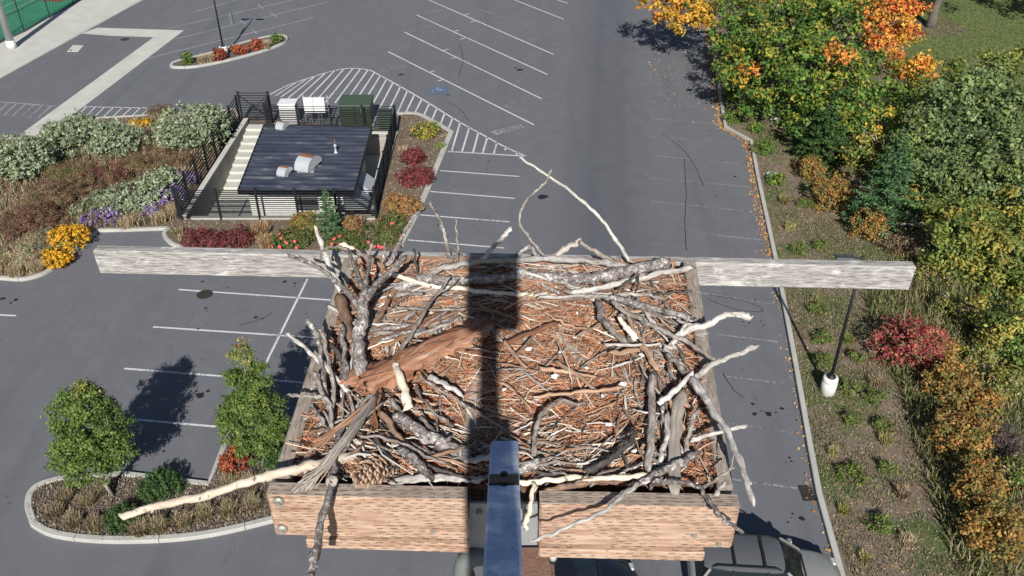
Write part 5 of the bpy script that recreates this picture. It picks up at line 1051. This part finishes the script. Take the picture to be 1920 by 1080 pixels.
def straws(n, Lr, wd, p, lift, name, label, tang=False, ring=0):
    C, u, v = nestpts(n)
    if ring:
        k_ = np.minimum(np.minimum(u, 1 - u), np.minimum(v, 1 - v)) < ring * rng.uniform(.6, 1.1, n); k_ &= (u > .10) & (u < .90); C, u, v = C[k_], u[k_], v[k_]; n = len(C)
    L = rng.uniform(*Lr, n); 
    if tang: ang = np.arctan2(v - .5, u - .5) + math.pi / 2 + rng.normal(size=n) * .5
    else:
        ang = np.array([mnoise.noise((c[0] * 3, c[1] * 3, 4)) * 3.5 for c in C]) + rng.normal(size=n) * 1.0
    el = rng.normal(size=n) * .13; d = np.stack([np.cos(ang) * np.cos(el), np.sin(ang) * np.cos(el), np.sin(el)], 1); C[:, 2] += rng.uniform(-.005, lift, n)
    s = unit(np.cross(d, unit(np.array([0, -.5, 1.0]) + rng.normal(size=(n, 3)) * .5))) * (wd * rng.uniform(.5, 1.4, n) / 2)[:, None]
    bend = rng.normal(size=(n, 3)) * (L * .07)[:, None]; A = C - d * (L / 2)[:, None]; B = C + d * (L / 2)[:, None]; M_ = C + bend
    nrm = unit(np.cross(s, d)) * (wd * .35)
    Vv = np.stack([A - s, A + s, M_ - s, M_ + s, B - s * .5, B + s * .5, A + nrm, M_ + nrm, B + nrm * .5], 1).reshape(-1, 3); k = np.arange(n)[:, None] * 9
    Ff = np.concatenate([k + [0, 2, 7, 6], k + [6, 7, 3, 1], k + [2, 4, 8, 7], k + [7, 8, 5, 3]])
    o = fastmesh(name, Vv, Ff, np.repeat(pal(p, n) * rng.uniform(.7, 1.25, (n, 1)), 9, 0), 'litter_straw'); return tag(o, label, 'nest litter', None, 'stuff')
straws(42000, (.025, .08), .0021, NEEDLE, .026, 'pine_needles', 'rust coloured dry pine needles matted over the nest floor')
straws(2400, (.04, .13), .0032, NEEDLE[:4] + [(.42, .27, .18), (.34, .27, .21), (.50, .38, .28)], .032, 'bark_shreds', 'tan and brown bark shreds strewn through the nest')
straws(950, (.05, .15), .0032, [(.22, .19, .17), (.34, .31, .28), (.15, .12, .10), (.48, .45, .41)], .036, 'fine_twigs', 'fine grey twiglets lying all through the nest litter', True)
straws(2600, (.05, .19), .0046, [(.15, .125, .105), (.26, .235, .21), (.09, .07, .06), (.42, .40, .37), (.20, .12, .08), (.50, .48, .45), (.30, .18, .115)], .042, 'twig_tangle', 'dense tangle of thin grey and brown twigs woven round the nest rim', True, .27)
straws(800, (.05, .17), .0042, [(.34, .22, .14), (.46, .33, .23), (.24, .13, .08), (.52, .46, .40)], .03, 'loose_splinters', 'loose tan splinters and peeled strips crossing the nest floor')
C, u, v = nestpts(2600); C[:, 2] += rng.uniform(0, .02, len(C)); Vq, Fq = leaf_quads(C, unit(np.array([0, -.3, 1.0]) + rng.normal(size=C.shape) * .5), .019, .5); o = fastmesh('wood_chips', Vq, Fq, np.repeat(pal(CHIP, len(C)), 4, 0), 'litter_straw'); tag(o, 'small wood chips and bark flakes scattered in the nest', 'nest litter', None, 'stuff')

# --- slabs and boards
stick('large rusty bark slab lying diagonally left of the camera shadow', [(672, 722, .03), (760, 682, .035), (830, 645, .03), (905, 612, .02)], 78, 54, 'slab_bark', n=30, name='bark_slab', knots=0, flat=.30, amp=.004, cat='bark', rough=.30)
stick('weathered brown plank lying above the large bark slab', [(640, 655, .02), (740, 632, .02), (835, 585, .0)], 30, 24, 'slab_bark', n=22, name='bark_slab', knots=0, flat=.3, cat='bark', rough=.28)
stick('narrow brown lath crossing the foot of the camera shadow', [(880, 662, .02), (965, 636, .025), (1045, 604, .02)], 14, 12, 'slab_bark', n=8, name='wood_lath', knots=0, flat=.4, cat='wood')
stick('short grey board half buried right of the camera shadow', [(1040, 615, -.035), (1075, 655, -.03), (1098, 680, -.035)], 28, 24, 'slab_grey', n=10, name='board_scrap', knots=0, flat=.25, cat='wood')
stick('upright grey board half sunk at the middle of the nest', [(895, 690, -.035), (886, 760, -.028), (878, 820, -.03)], 28, 28, 'slab_grey', n=10, name='board_scrap', knots=0, flat=.3, cat='wood')
stick('long split weathered board standing along the right side of the nest', [(1276, 735, .02), (1266, 810, .03), (1264, 922, .035)], 24, 23, 'slab_grey', n=10, name='split_board', knots=0, flat=.35, cat='wood', rough=.1)
stick('pale curved driftwood chunk resting on the large bark slab', [(742, 680, .06), (755, 720, .06), (766, 768, .035)], 14, 18, 'cream_wood', n=10, name='driftwood', knots=0, flat=.6, cat='driftwood')
stick('pale broken wood chunk below the right end of the slab', [(806, 705, .02), (835, 722, .025), (868, 742, .015)], 14, 10, 'driftwood', n=8, name='driftwood', knots=0, flat=.6, cat='driftwood')
stick('whitish flat log along the front edge left of the arm', [(735, 902, .0), (800, 897, .005), (870, 896, .0), (905, 900, .0)], 18, 16, 'driftwood', n=10, name='driftwood', knots=0, flat=.6, cat='driftwood')

# --- the big forked branch at the left
stick('large forked lichen covered branch standing at the upper left of the nest', [(676, 700, .05), (672, 640, .07), (680, 590, .10), (684, 548, .13)], 25, 19, 'lichen_bark', n=10, name='forked_branch', knots=2, cat='branch',
      twigs=[([(680, 585, .10), (655, 552, .13), (628, 525, .16), (600, 503, .18), (572, 490, .19), (540, 478, .2)], 12, 6), ([(600, 503, .18), (580, 492, .2), (560, 480, .23)], 8, 6), ([(682, 556, .12), (672, 520, .14), (660, 490, .15), (652, 466, .15)], 12, 6), ([(684, 552, .12), (688, 520, .14), (694, 482, .14)], 11, 6), ([(682, 566, .12), (708, 530, .14), (735, 508, .15), (760, 484, .17)], 15, 9)])
R_ = stick
R_('smooth pale grey stick leaning out over the left of the beam', [(638, 545, .02), (622, 505, .06), (606, 465, .10), (590, 425, .15)], 12, 8, 'driftwood', knots=1)
R_('thin curled grey twig arching over the beam at the left', [(602, 484, .08), (606, 470, .1), (622, 463, .11), (650, 468, .1), (685, 482, .06), (720, 503, .03)], 5, 6, 'grey_bark', knots=1, name='twig', cat='twig')
R_('short cream broken stub at the left of the beam', [(640, 456, .07), (664, 468, .05), (668, 472, .04)], 9, 9, 'cream_wood', knots=1)
R_('brown straight stick between the beam stubs and the fork', [(664, 468, .06), (700, 488, .05), (722, 503, .03)], 9, 8, 'brown_bark', knots=1)
R_('rough grey stick laid across the kerb gap above the beam', [(726, 500, .02), (745, 465, .07), (762, 428, .11), (784, 395, .15)], 10, 6, 'lichen_bark', knots=2)
R_('short grey stub standing at the beam left of centre', [(689, 482, .06), (697, 458, .09)], 8, 6, 'grey_bark', knots=1)
R_('thin mossy stub standing on the beam, second left of centre', [(718, 492, .05), (722, 456, .1)], 6, 4, 'lichen_bark', knots=1)
R_('gnarled thin twig with a white tip above the beam', [(848, 490, .02), (838, 460, .06), (832, 432, .1), (818, 402, .15), (806, 380, .19)], 9, 5, 'lichen_bark', knots=2, name='twig', cat='twig', twigs=[([(838, 460, .06), (850, 465, .06), (872, 480, .04)], 3, 2.5)])
R_('very thin upright twig left of the camera shadow above the beam', [(858, 488, .02), (857, 450, .07), (855, 412, .13)], 5, 3, 'grey_bark', knots=1, name='twig', cat='twig')
R_('dark upright twig crossing the beam at its orange part', [(784, 525, .0), (780, 495, .05), (776, 466, .09)], 5, 5, 'dark_twig', knots=1, name='twig', cat='twig')
R_('splintered stick with a white end rising from the camera shadow', [(903, 488, .05), (925, 465, .1), (942, 447, .13), (957, 428, .16)], 9, 10, 'driftwood', knots=1)
R_('long white peeled stick along the rear rim', [(805, 512, .03), (870, 494, .04), (960, 487, .045), (1060, 487, .045), (1120, 492, .04), (1180, 498, .03)], 12, 13, 'driftwood', n=9, knots=1)
R_('thick rough lichen bough along the right half of the rear rim', [(985, 516, .0), (1060, 522, .01), (1115, 521, .02), (1180, 507, .03), (1254, 491, .03)], 20, 23, 'lichen_bark', n=10, knots=3, rough=.25)
R_('rough lichen bough across the camera shadow at the rear', [(745, 540, .0), (800, 523, .01), (880, 527, .015), (990, 513, .01)], 20, 17, 'lichen_bark', n=10, knots=3, rough=.22)
R_('slim pale stick running under the camera shadow', [(735, 510, .03), (780, 530, .03), (830, 539, .025), (900, 546, .02), (1000, 553, .01)], 9, 8, 'cream_wood', knots=1)
R_('long white curved stick across the right rear corner', [(1075, 548, .02), (1150, 534, .03), (1220, 516, .045), (1297, 503, .06)], 11, 12, 'driftwood', n=9, knots=1)
R_('long whitish whip arching high above the rear beam', [(1182, 492, .02), (1160, 458, .06), (1130, 415, .12), (1090, 375, .18), (1035, 335, .24), (1000, 312, .28), (975, 295, .31)], 8, 4, 'driftwood', knots=2, name='whip', amp=.003)
R_('thin grey whip curving left of the long arching one', [(1020, 480, .02), (1000, 456, .05), (978, 425, .1), (975, 405, .13), (987, 375, .18), (1020, 345, .23), (1034, 318, .26)], 6, 4, 'grey_bark', knots=2, name='whip', amp=.003)
R_('bundle like split stick standing at the middle of the beam', [(1032, 485, .03), (1060, 467, .06), (1085, 453, .09)], 15, 14, 'slab_grey', knots=1, flat=.7)
R_('grey stick sloping down right from the split one', [(1085, 454, .09), (1110, 468, .07), (1148, 490, .03)], 7, 9, 'grey_bark', knots=2)
R_('short white stub just right of the camera shadow on the beam', [(970, 478, .03), (993, 463, .06)], 9, 9, 'driftwood', knots=1)
R_('short dark stub between the white stub and the split stick', [(1008, 482, .03), (998, 462, .06)], 7, 5, 'grey_bark', knots=1)
R_('dark forked twig lying over the white curved stick', [(1158, 545, .05), (1178, 528, .06), (1197, 513, .07)], 5, 5, 'dark_twig', knots=1, name='twig', cat='twig', twigs=[([(1196, 516, .07), (1196, 532, .06), (1191, 547, .05)], 5, 3)])
R_('grey twig running flat below the white curved stick', [(1058, 546, .015), (1130, 558, .02), (1185, 550, .025), (1245, 560, .02)], 9, 8, 'grey_bark', knots=2)
R_('thin dark twig laid across the right side board', [(1225, 553, .03), (1260, 549, .045), (1296, 546, .05)], 5, 4, 'dark_twig', knots=1, name='twig', cat='twig')
R_('mottled grey branch along the right inner rim', [(1140, 560, .02), (1190, 568, .03), (1240, 582, .035), (1298, 598, .045)], 15, 12, 'lichen_bark', knots=3, rough=.22)
R_('bent pale grey stick right of the camera shadow', [(1122, 563, .01), (1130, 600, .025), (1148, 620, .025), (1175, 645, .01)], 12, 12, 'grey_bark', knots=2)
R_('short thick stick with a white peeled end', [(1160, 598, .03), (1176, 616, .03), (1194, 635, .02)], 9, 12, 'cream_wood', knots=1)
R_('long dark grey stick poking out over the right side board', [(1148, 566, .03), (1200, 600, .04), (1250, 624, .05), (1300, 650, .06), (1343, 678, .06)], 10, 8, 'grey_bark', knots=3)
R_('white branch reaching right with a blunt cut end', [(1262, 632, .04), (1330, 606, .07), (1362, 591, .085), (1408, 594, .09)], 12, 12, 'driftwood', n=9, knots=2, twigs=[([(1315, 610, .07), (1290, 608, .06), (1270, 600, .05)], 6, 5)])
R_('short pale forked stub under the white cut branch', [(1258, 646, .04), (1272, 628, .05), (1287, 608, .06)], 9, 7, 'driftwood', knots=1)
R_('knobbly white branch reaching up right past the side board', [(1306, 708, .04), (1340, 682, .06), (1380, 665, .075), (1420, 650, .09)], 11, 9, 'driftwood', n=9, knots=4, rough=.2)
R_('short tan stick in the right half of the nest', [(1145, 663, .015), (1200, 656, .02)], 10, 9, 'tan_wood', knots=1)
R_('tan stick leaning toward the right rim', [(1203, 645, .03), (1220, 672, .03), (1234, 694, .02)], 12, 10, 'tan_wood', knots=1)
R_('dark grey stick ending at the long split board', [(1252, 665, .03), (1270, 682, .04), (1290, 704, .04)], 11, 10, 'grey_bark', knots=1)
R_('frayed pale stick crossing toward the right side board', [(1236, 757, .035), (1262, 735, .05), (1300, 698, .06)], 12, 9, 'driftwood', knots=1, rough=.18)
R_('long bent pale stick sweeping down outside the right board', [(1298, 706, .06), (1325, 750, .07), (1358, 800, .08), (1388, 865, .08), (1412, 946, .07)], 16, 11, 'driftwood', n=10, knots=3)
R_('pointed white stick crossing the right side board', [(1296, 825, .05), (1350, 809, .07), (1400, 797, .085)], 10, 7, 'driftwood', knots=1)
R_('straight grey log standing along the right inside', [(1221, 705, .02), (1222, 790, .03), (1215, 882, .03)], 15, 15, 'grey_bark', n=10, knots=1, rough=.08)
R_('curved grey stick between the log and the split board', [(1250, 775, .02), (1252, 815, .025), (1240, 850, .025), (1236, 890, .02)], 12, 8, 'driftwood', knots=1)
R_('forked dark stick with a pale tip by the right board', [(1288, 855, .03), (1294, 805, .045), (1309, 766, .06)], 9, 9, 'grey_bark', knots=2)
R_('long white stick lying along the front right edge', [(955, 912, .0), (1000, 903, .015), (1060, 898, .02), (1160, 895, .025), (1225, 890, .02)], 10, 11, 'cream_wood', n=9, knots=1)
R_('rough brown branch crossing the front right corner', [(1180, 918, .015), (1230, 890, .04), (1275, 868, .045), (1306, 850, .03)], 13, 14, 'lichen_bark', n=9, knots=3)
R_('slender white stick hanging down over the right front board', [(1196, 906, .045), (1160, 938, .05), (1110, 970, .05), (1050, 995, .04), (994, 1015, .03)], 10, 6, 'driftwood', knots=2)
R_('dark knobbly branch drooping over the right front corner', [(1225, 902, .05), (1275, 905, .06), (1308, 912, .065), (1332, 943, .06), (1356, 972, .05), (1391, 997, .04)], 10, 8, 'lichen_bark', knots=5, rough=.22)
R_('thin grey twig at the right front corner', [(1316, 914, .05), (1345, 896, .06), (1376, 878, .07)], 6, 4, 'grey_bark', knots=1, name='twig', cat='twig', twigs=[([(1368, 882, .07), (1374, 866, .09), (1376, 848, .1)], 3, 2)])
R_('short white tipped stub at the right front corner', [(1340, 928, .04), (1358, 903, .05)], 8, 8, 'driftwood', knots=1)
R_('thick cream log reaching far out over the near island', [(672, 852, .0), (590, 872, .05), (520, 887, .055), (430, 915, .05), (310, 946, .04), (228, 968, .03)], 19, 14, 'cream_wood', n=12, knots=5, name='cream_log', cat='branch', rough=.1)
R_('speckled branch hanging down in front of the left board', [(640, 795, .02), (628, 860, .045), (617, 925, .05), (600, 990, .04), (588, 1045, .03), (578, 1090, .02)], 13, 15, 'lichen_bark', n=9, knots=3, name='hanging_branch', cat='branch')
k_ = N(622, 902, .058); t = thing('cut_knot', 'round pale cut knot on the branch at the left front edge', 'wood', k_); v_ = (Vector((0, 0, HC)) - k_).normalized(); tube_mesh('wood', [k_ - v_ * .02, k_, k_ + v_ * .012], [.015, .016, .013], 'driftwood', 12, 1, .1, t); tube_mesh('heartwood', [k_ + v_ * .0118, k_ + v_ * .0135], [.006, .005], 'brown_bark', 10, 1, .05, t)
def frayed(label, P, wpx, m, n=16):
    c = path(P); t = thing('bark_strip', label, 'bark', c[0])
    for i in range(n):
        off = [Vector(rng.normal(size=3)) * m_of(wpx, c[0]) * .3 * (.6 if k < len(c) - 1 else 1.2) for k in range(len(c))]; q = fine([p + o_ for p, o_ in zip(c, off)], .004, 5); r = rng.uniform(.0025, .007); tube_mesh('fibre', q, [r * (1 - .5 * j / len(q)) for j in range(len(q))], m, 6, .6, .2, t)
frayed('frayed grey bark strip spilling over the left front corner', [(708, 745, .03), (665, 800, .05), (620, 855, .065), (572, 912, .06)], 24, 'slab_grey')
frayed('frayed rusty bark strip above the grey one', [(712, 742, .03), (650, 790, .035), (592, 836, .03)], 14, 'slab_bark', 9)
frayed('raised bark fibres along the top of the large slab', [(672, 722, .045), (760, 682, .052), (830, 645, .046), (890, 618, .034)], 50, 'slab_bark', 6)
frayed('short rusty bark fringe below the slab end', [(708, 730, .02), (705, 775, .01), (700, 810, .0)], 26, 'slab_bark', 12)
R_('thick lichen log sloping toward the arm foot', [(742, 775, .02), (790, 812, .025), (835, 836, .02), (876, 854, .01)], 20, 24, 'lichen_bark', n=11, knots=2)
R_('grey stick parallel to the lichen log, upper', [(735, 750, .02), (760, 790, .02), (800, 830, .015)], 10, 8, 'grey_bark', knots=1)
R_('grey stick parallel to the lichen log, lower', [(715, 775, .015), (745, 815, .02), (772, 850, .015)], 12, 9, 'brown_bark', knots=1)
R_('mottled stump end pointing at the left front board', [(752, 845, .03), (782, 868, .035), (808, 897, .02)], 18, 16, 'lichen_bark', n=10, knots=2, rough=.2)
R_('thin straight grey twig across the front left litter', [(672, 815, .03), (750, 829, .04), (790, 850, .03), (835, 870, .02)], 6, 5, 'grey_bark', knots=1, name='twig', cat='twig')
R_('long thin twig slanting into the shadow strip', [(785, 705, .03), (830, 735, .035), (880, 765, .03), (955, 812, .02)], 5, 5, 'grey_bark', knots=1, name='twig', cat='twig')
R_('thin grey twig beside the pale wood chunk', [(778, 725, .02), (805, 765, .03), (850, 800, .02)], 6, 4, 'grey_bark', knots=1, name='twig', cat='twig')
R_('pale stick tip poking out left, pointed end', [(655, 735, .02), (612, 690, .05), (580, 660, .07), (538, 625, .08)], 9, 7, 'driftwood', knots=1)
R_('lichen stick with a curled top at the left rim', [(615, 765, .03), (606, 705, .05), (600, 650, .08), (590, 618, .11), (577, 600, .13)], 10, 9, 'lichen_bark', knots=2)
R_('grey stick leaning beside the lichen one', [(620, 800, .03), (624, 720, .05), (612, 660, .09), (600, 618, .11)], 9, 7, 'grey_bark', knots=1)
R_('short white stick jutting left over the side board', [(604, 744, .06), (575, 743, .07), (540, 741, .075)], 7, 6, 'driftwood', knots=1)
R_('crooked grey stick below the white jutting one', [(590, 700, .06), (603, 738, .06), (618, 760, .05), (622, 800, .03)], 10, 7, 'grey_bark', knots=1)
R_('dark stick leaning in the left rim bundle', [(655, 700, .03), (630, 660, .06), (603, 628, .09)], 9, 7, 'dark_twig', knots=1)
R_('mottled stick in the left rim behind the fork', [(650, 720, .03), (645, 665, .05), (640, 610, .06)], 12, 10, 'lichen_bark', knots=2)
R_('rotten white flecked timber at the left rim', [(660, 660, .01), (650, 610, .03), (636, 556, .03)], 26, 20, 'brown_bark', n=10, knots=0, rough=.2)
R_('bare grey twig leaning across the nest left of centre', [(746, 662, .03), (768, 630, .05), (796, 585, .08), (822, 548, .10), (842, 520, .12)], 9, 5, 'grey_bark', knots=2, name='twig', cat='twig', twigs=[([(822, 548, .1), (842, 540, .1), (860, 522, .1)], 4, 2)])
R_('grey stick curving upright in the right foreground', [(1000, 855, .01), (1003, 815, .03), (1016, 780, .04), (1050, 752, .03), (1088, 760, .02)], 11, 6, 'grey_bark', knots=2)
R_('dark weathered fork near the front right', [(1100, 882, .02), (1150, 858, .04), (1180, 830, .05), (1196, 806, .05)], 14, 7, 'dark_twig', knots=2, twigs=[([(1165, 846, .045), (1172, 862, .04), (1178, 880, .02)], 7, 4)])
R_('long tan splinter across the right floor', [(1000, 745, .0), (1080, 736, .015), (1165, 727, .02)], 6, 8, 'tan_wood', knots=1, name='splinter', cat='wood')
R_('reddish stick right of the shadow strip, upper', [(1012, 690, .01), (1060, 698, .015), (1118, 706, .01)], 9, 6, 'tan_wood', knots=1)
R_('reddish stick right of the shadow strip, lower', [(1042, 678, .01), (1085, 705, .015), (1122, 738, .0)], 8, 7, 'brown_bark', knots=1)
R_('brown stick leaning across the right edge of the camera shadow', [(946, 640, .04), (965, 665, .03), (988, 692, .01)], 8, 7, 'brown_bark', knots=1)
R_('orange bent twig in the upper right litter', [(1020, 585, .02), (1045, 600, .03), (1075, 613, .02), (1110, 616, .01)], 5, 5, 'tan_wood', knots=1, name='twig', cat='twig')
R_('bluish shaded log end under the arm tip', [(868, 868, .0), (900, 860, .02), (940, 850, .02), (968, 846, .01)], 10, 14, 'driftwood', knots=1)
R_('grey rough stick right of the arm tip', [(975, 880, .0), (1005, 870, .02), (1025, 868, .01)], 20, 15, 'lichen_bark', knots=1, rough=.2)
R_('dark stick lying behind the front right board', [(1020, 918, .0), (1100, 905, .005), (1180, 902, .0)], 12, 12, 'brown_bark', knots=2)
R_('pale splinter hanging beside the arm', [(1000, 905, .02), (996, 945, .03), (985, 992, .02)], 8, 9, 'cream_wood', knots=1, name='splinter', cat='wood', rough=.2)
R_('small bent splinter left of the pale hanging one', [(975, 935, .01), (985, 965, .02), (975, 985, .02)], 5, 4, 'dark_twig', knots=1, name='splinter', cat='wood')
R_('long shadowed stick inside the camera shadow', [(870, 555, .02), (905, 575, .03), (950, 592, .03), (985, 605, .02)], 6, 5, 'brown_bark', knots=1)

# --- many nearly alike rim twigs: individuals with shared looks
def tw(n, lab, grp, regions, mats, wr, Lr):
    for _ in range(n):
        x0, y0, x1, y1, ang, sp = regions[int(rng.integers(0, len(regions)))]; x, y = rng.uniform(x0, x1), rng.uniform(y0, y1); a = ang + rng.normal() * sp; L = rng.uniform(*Lr); dz = rng.uniform(-.02, .022); b_ = rng.normal() * 9
        dx, dy = math.cos(a) * L / 2, math.sin(a) * L / 2 * .75; w_ = rng.uniform(*wr)
        stick(lab, [(x - dx, y - dy, dz), (x - dy * .1 + b_ * .3, y + b_ * .3, dz + rng.uniform(0, .02)), (x + dx, y + dy, dz)], w_, w_ * .7, mats[int(rng.integers(0, len(mats)))], n=6, name='nest_twig', knots=0, cat='twig', group=grp, amp=.004)
tw(58, 'one of the weathered twigs packed along the left rim of the nest', 'left rim twigs', [(585, 640, 660, 860, -1.3, .35), (660, 560, 730, 640, -.6, .5), (600, 760, 680, 870, -.9, .4)], ['grey_bark', 'lichen_bark', 'driftwood', 'brown_bark'], (3.5, 11), (50, 130))
tw(64, 'one of the weathered twigs packed along the right rim of the nest', 'right rim twigs', [(1180, 570, 1270, 680, .7, .5), (1200, 680, 1300, 890, 1.4, .35)], ['grey_bark', 'lichen_bark', 'driftwood', 'tan_wood'], (3.5, 10), (40, 120))
tw(40, 'one of the grey twigs packed along the rear rim of the nest', 'rear rim twigs', [(720, 510, 880, 560, .1, .4), (980, 505, 1230, 560, .1, .35), (730, 570, 860, 640, -.5, .4)], ['grey_bark', 'lichen_bark', 'driftwood', 'brown_bark'], (3.5, 10), (50, 150))
tw(40, 'one of the dull twigs packed behind the front boards of the nest', 'front rim twigs', [(660, 840, 870, 895, .2, .5), (980, 870, 1250, 905, -.1, .35), (700, 780, 860, 860, .7, .4)], ['grey_bark', 'lichen_bark', 'dark_twig', 'brown_bark'], (3.5, 9), (45, 130))
tw(70, 'one of the thin bleached twigs tangled through the middle of the nest', 'fine middle twigs', [(700, 580, 880, 850, .2, 1.0), (960, 560, 1220, 880, -.2, 1.0), (1000, 800, 1230, 900, -.2, .5), (680, 790, 880, 890, .4, .6)], ['driftwood', 'grey_bark', 'tan_wood', 'cream_wood', 'brown_bark'], (2, 4.5), (35, 110))
tw(18, 'one of the reddish sticks lying loose on the nest floor', 'floor sticks', [(960, 560, 1190, 860, -.2, .9), (730, 680, 870, 800, .4, .8), (880, 560, 960, 700, .3, .6)], ['tan_wood', 'brown_bark', 'brown_bark', 'grey_bark'], (3, 6.5), (40, 110))

# --- pine cone
pcn = N(700, 886, .008); cone = thing('pine_cone', 'large open pine cone at the left front edge of the nest', 'pine cone', pcn)
m_, t_, b_ = newmat('cone_scale'); b_.inputs['Roughness'].default_value = .8; sx_ = t_.nodes.new('ShaderNodeSeparateXYZ'); t_.links.new(coords(t_), sx_.inputs[0])
t_.links.new(ramp(t_, math_(t_, 'ADD', math_(t_, 'MULTIPLY', sx_.outputs[1], 26), math_(t_, 'MULTIPLY', noise(t_, coords(t_), 120, 4), .25)), [(.3, (.06, .03, .02)), (.75, (.20, .115, .07)), (1.0, (.40, .29, .21))]).outputs[0], b_.inputs['Base Color']); simple('cone_core', (.05, .03, .022), (.03, .02, .015), 40, .9)
ax = Vector((-.62, -.62, .30)).normalized(); q0 = ax.to_track_quat('Z', 'Y')
MB().tube([pcn + ax * z for z in (-.055, -.03, 0, .03, .05)], [.012, .022, .026, .02, .006], 12).build('core', 'cone_core', cone, True)
sm = MB().add([(-.004, 0, -.003), (.004, 0, -.003), (.015, .026, -.001), (.010, .036, .003), (-.010, .036, .003), (-.015, .026, -.001), (0, .016, .005), (0, .037, .009)], [(0, 1, 2, 6), (0, 6, 5), (6, 2, 3, 7), (5, 6, 7, 4), (1, 0, 5, 2), (2, 5, 4, 3), (3, 4, 7)]).build('scale', 'cone_scale', cone); sm.data.transform(Matrix.Translation(origin(cone)))
NSC = 96
for i in range(NSC):
    u = (i + .5) / NSC; z = -.052 + .095 * u; s_ = .62 + .62 * math.sin(math.pi * (.16 + .80 * u)) - .12 * u
    o = sm if i == 0 else link(sm.copy(), cone); th = i * 2.39996; tilt = R(18 + 38 * u) + rng.normal() * .1; o.location = q0 @ Vector((math.cos(th) * .011, math.sin(th) * .011, z)); o.rotation_mode = 'QUATERNION'
    o.rotation_quaternion = q0 @ Quaternion((0, 0, 1), th - math.pi / 2) @ Quaternion((1, 0, 0), tilt); s_ *= .84; o.scale = (s_ * rng.uniform(.85, 1.15), s_ * rng.uniform(.8, 1.1), s_)
# --- white scraps (shell and down) dotted over the floor
simple('white_scrap', (.80, .79, .76), (.62, .60, .56), 60, .8)
for i, (px, py, w_) in enumerate([(882, 648, 12), (992, 654, 14), (1040, 705, 16), (1168, 720, 14), (1100, 690, 9), (1078, 632, 9), (1140, 795, 13), (1130, 742, 8), (1255, 700, 9), (1300, 808, 14), (945, 730, 9), (968, 848, 12), (1203, 665, 11), (1050, 660, 7), (716, 695, 6), (737, 640, 7), (812, 712, 9), (1190, 845, 12), (1010, 858, 8), (1305, 905, 7)]):
    c = N(px, py, .005); r = m_of(w_ / 2, c); bm = bmesh.new(); bmesh.ops.create_icosphere(bm, subdivisions=2, radius=1); s = rng.uniform(0, 50)
    for v in bm.verts: v.co = Vector((v.co.x * r, v.co.y * r * .7, v.co.z * r * .4)) * (1 + .7 * mnoise.noise(v.co * 1.9 + Vector((s, 0, 0))))
    me = bpy.data.meshes.new('white_scrap'); bm.to_mesh(me); bm.free(); me.materials.append(MATS['white_scrap']); o = link(bpy.data.objects.new('white_scrap', me)); o.location = c; o.rotation_euler = (0, 0, rng.uniform(0, 6)); tag(o, 'one of the small white scraps dotted over the nest floor', 'scrap', 'white scraps in the nest')
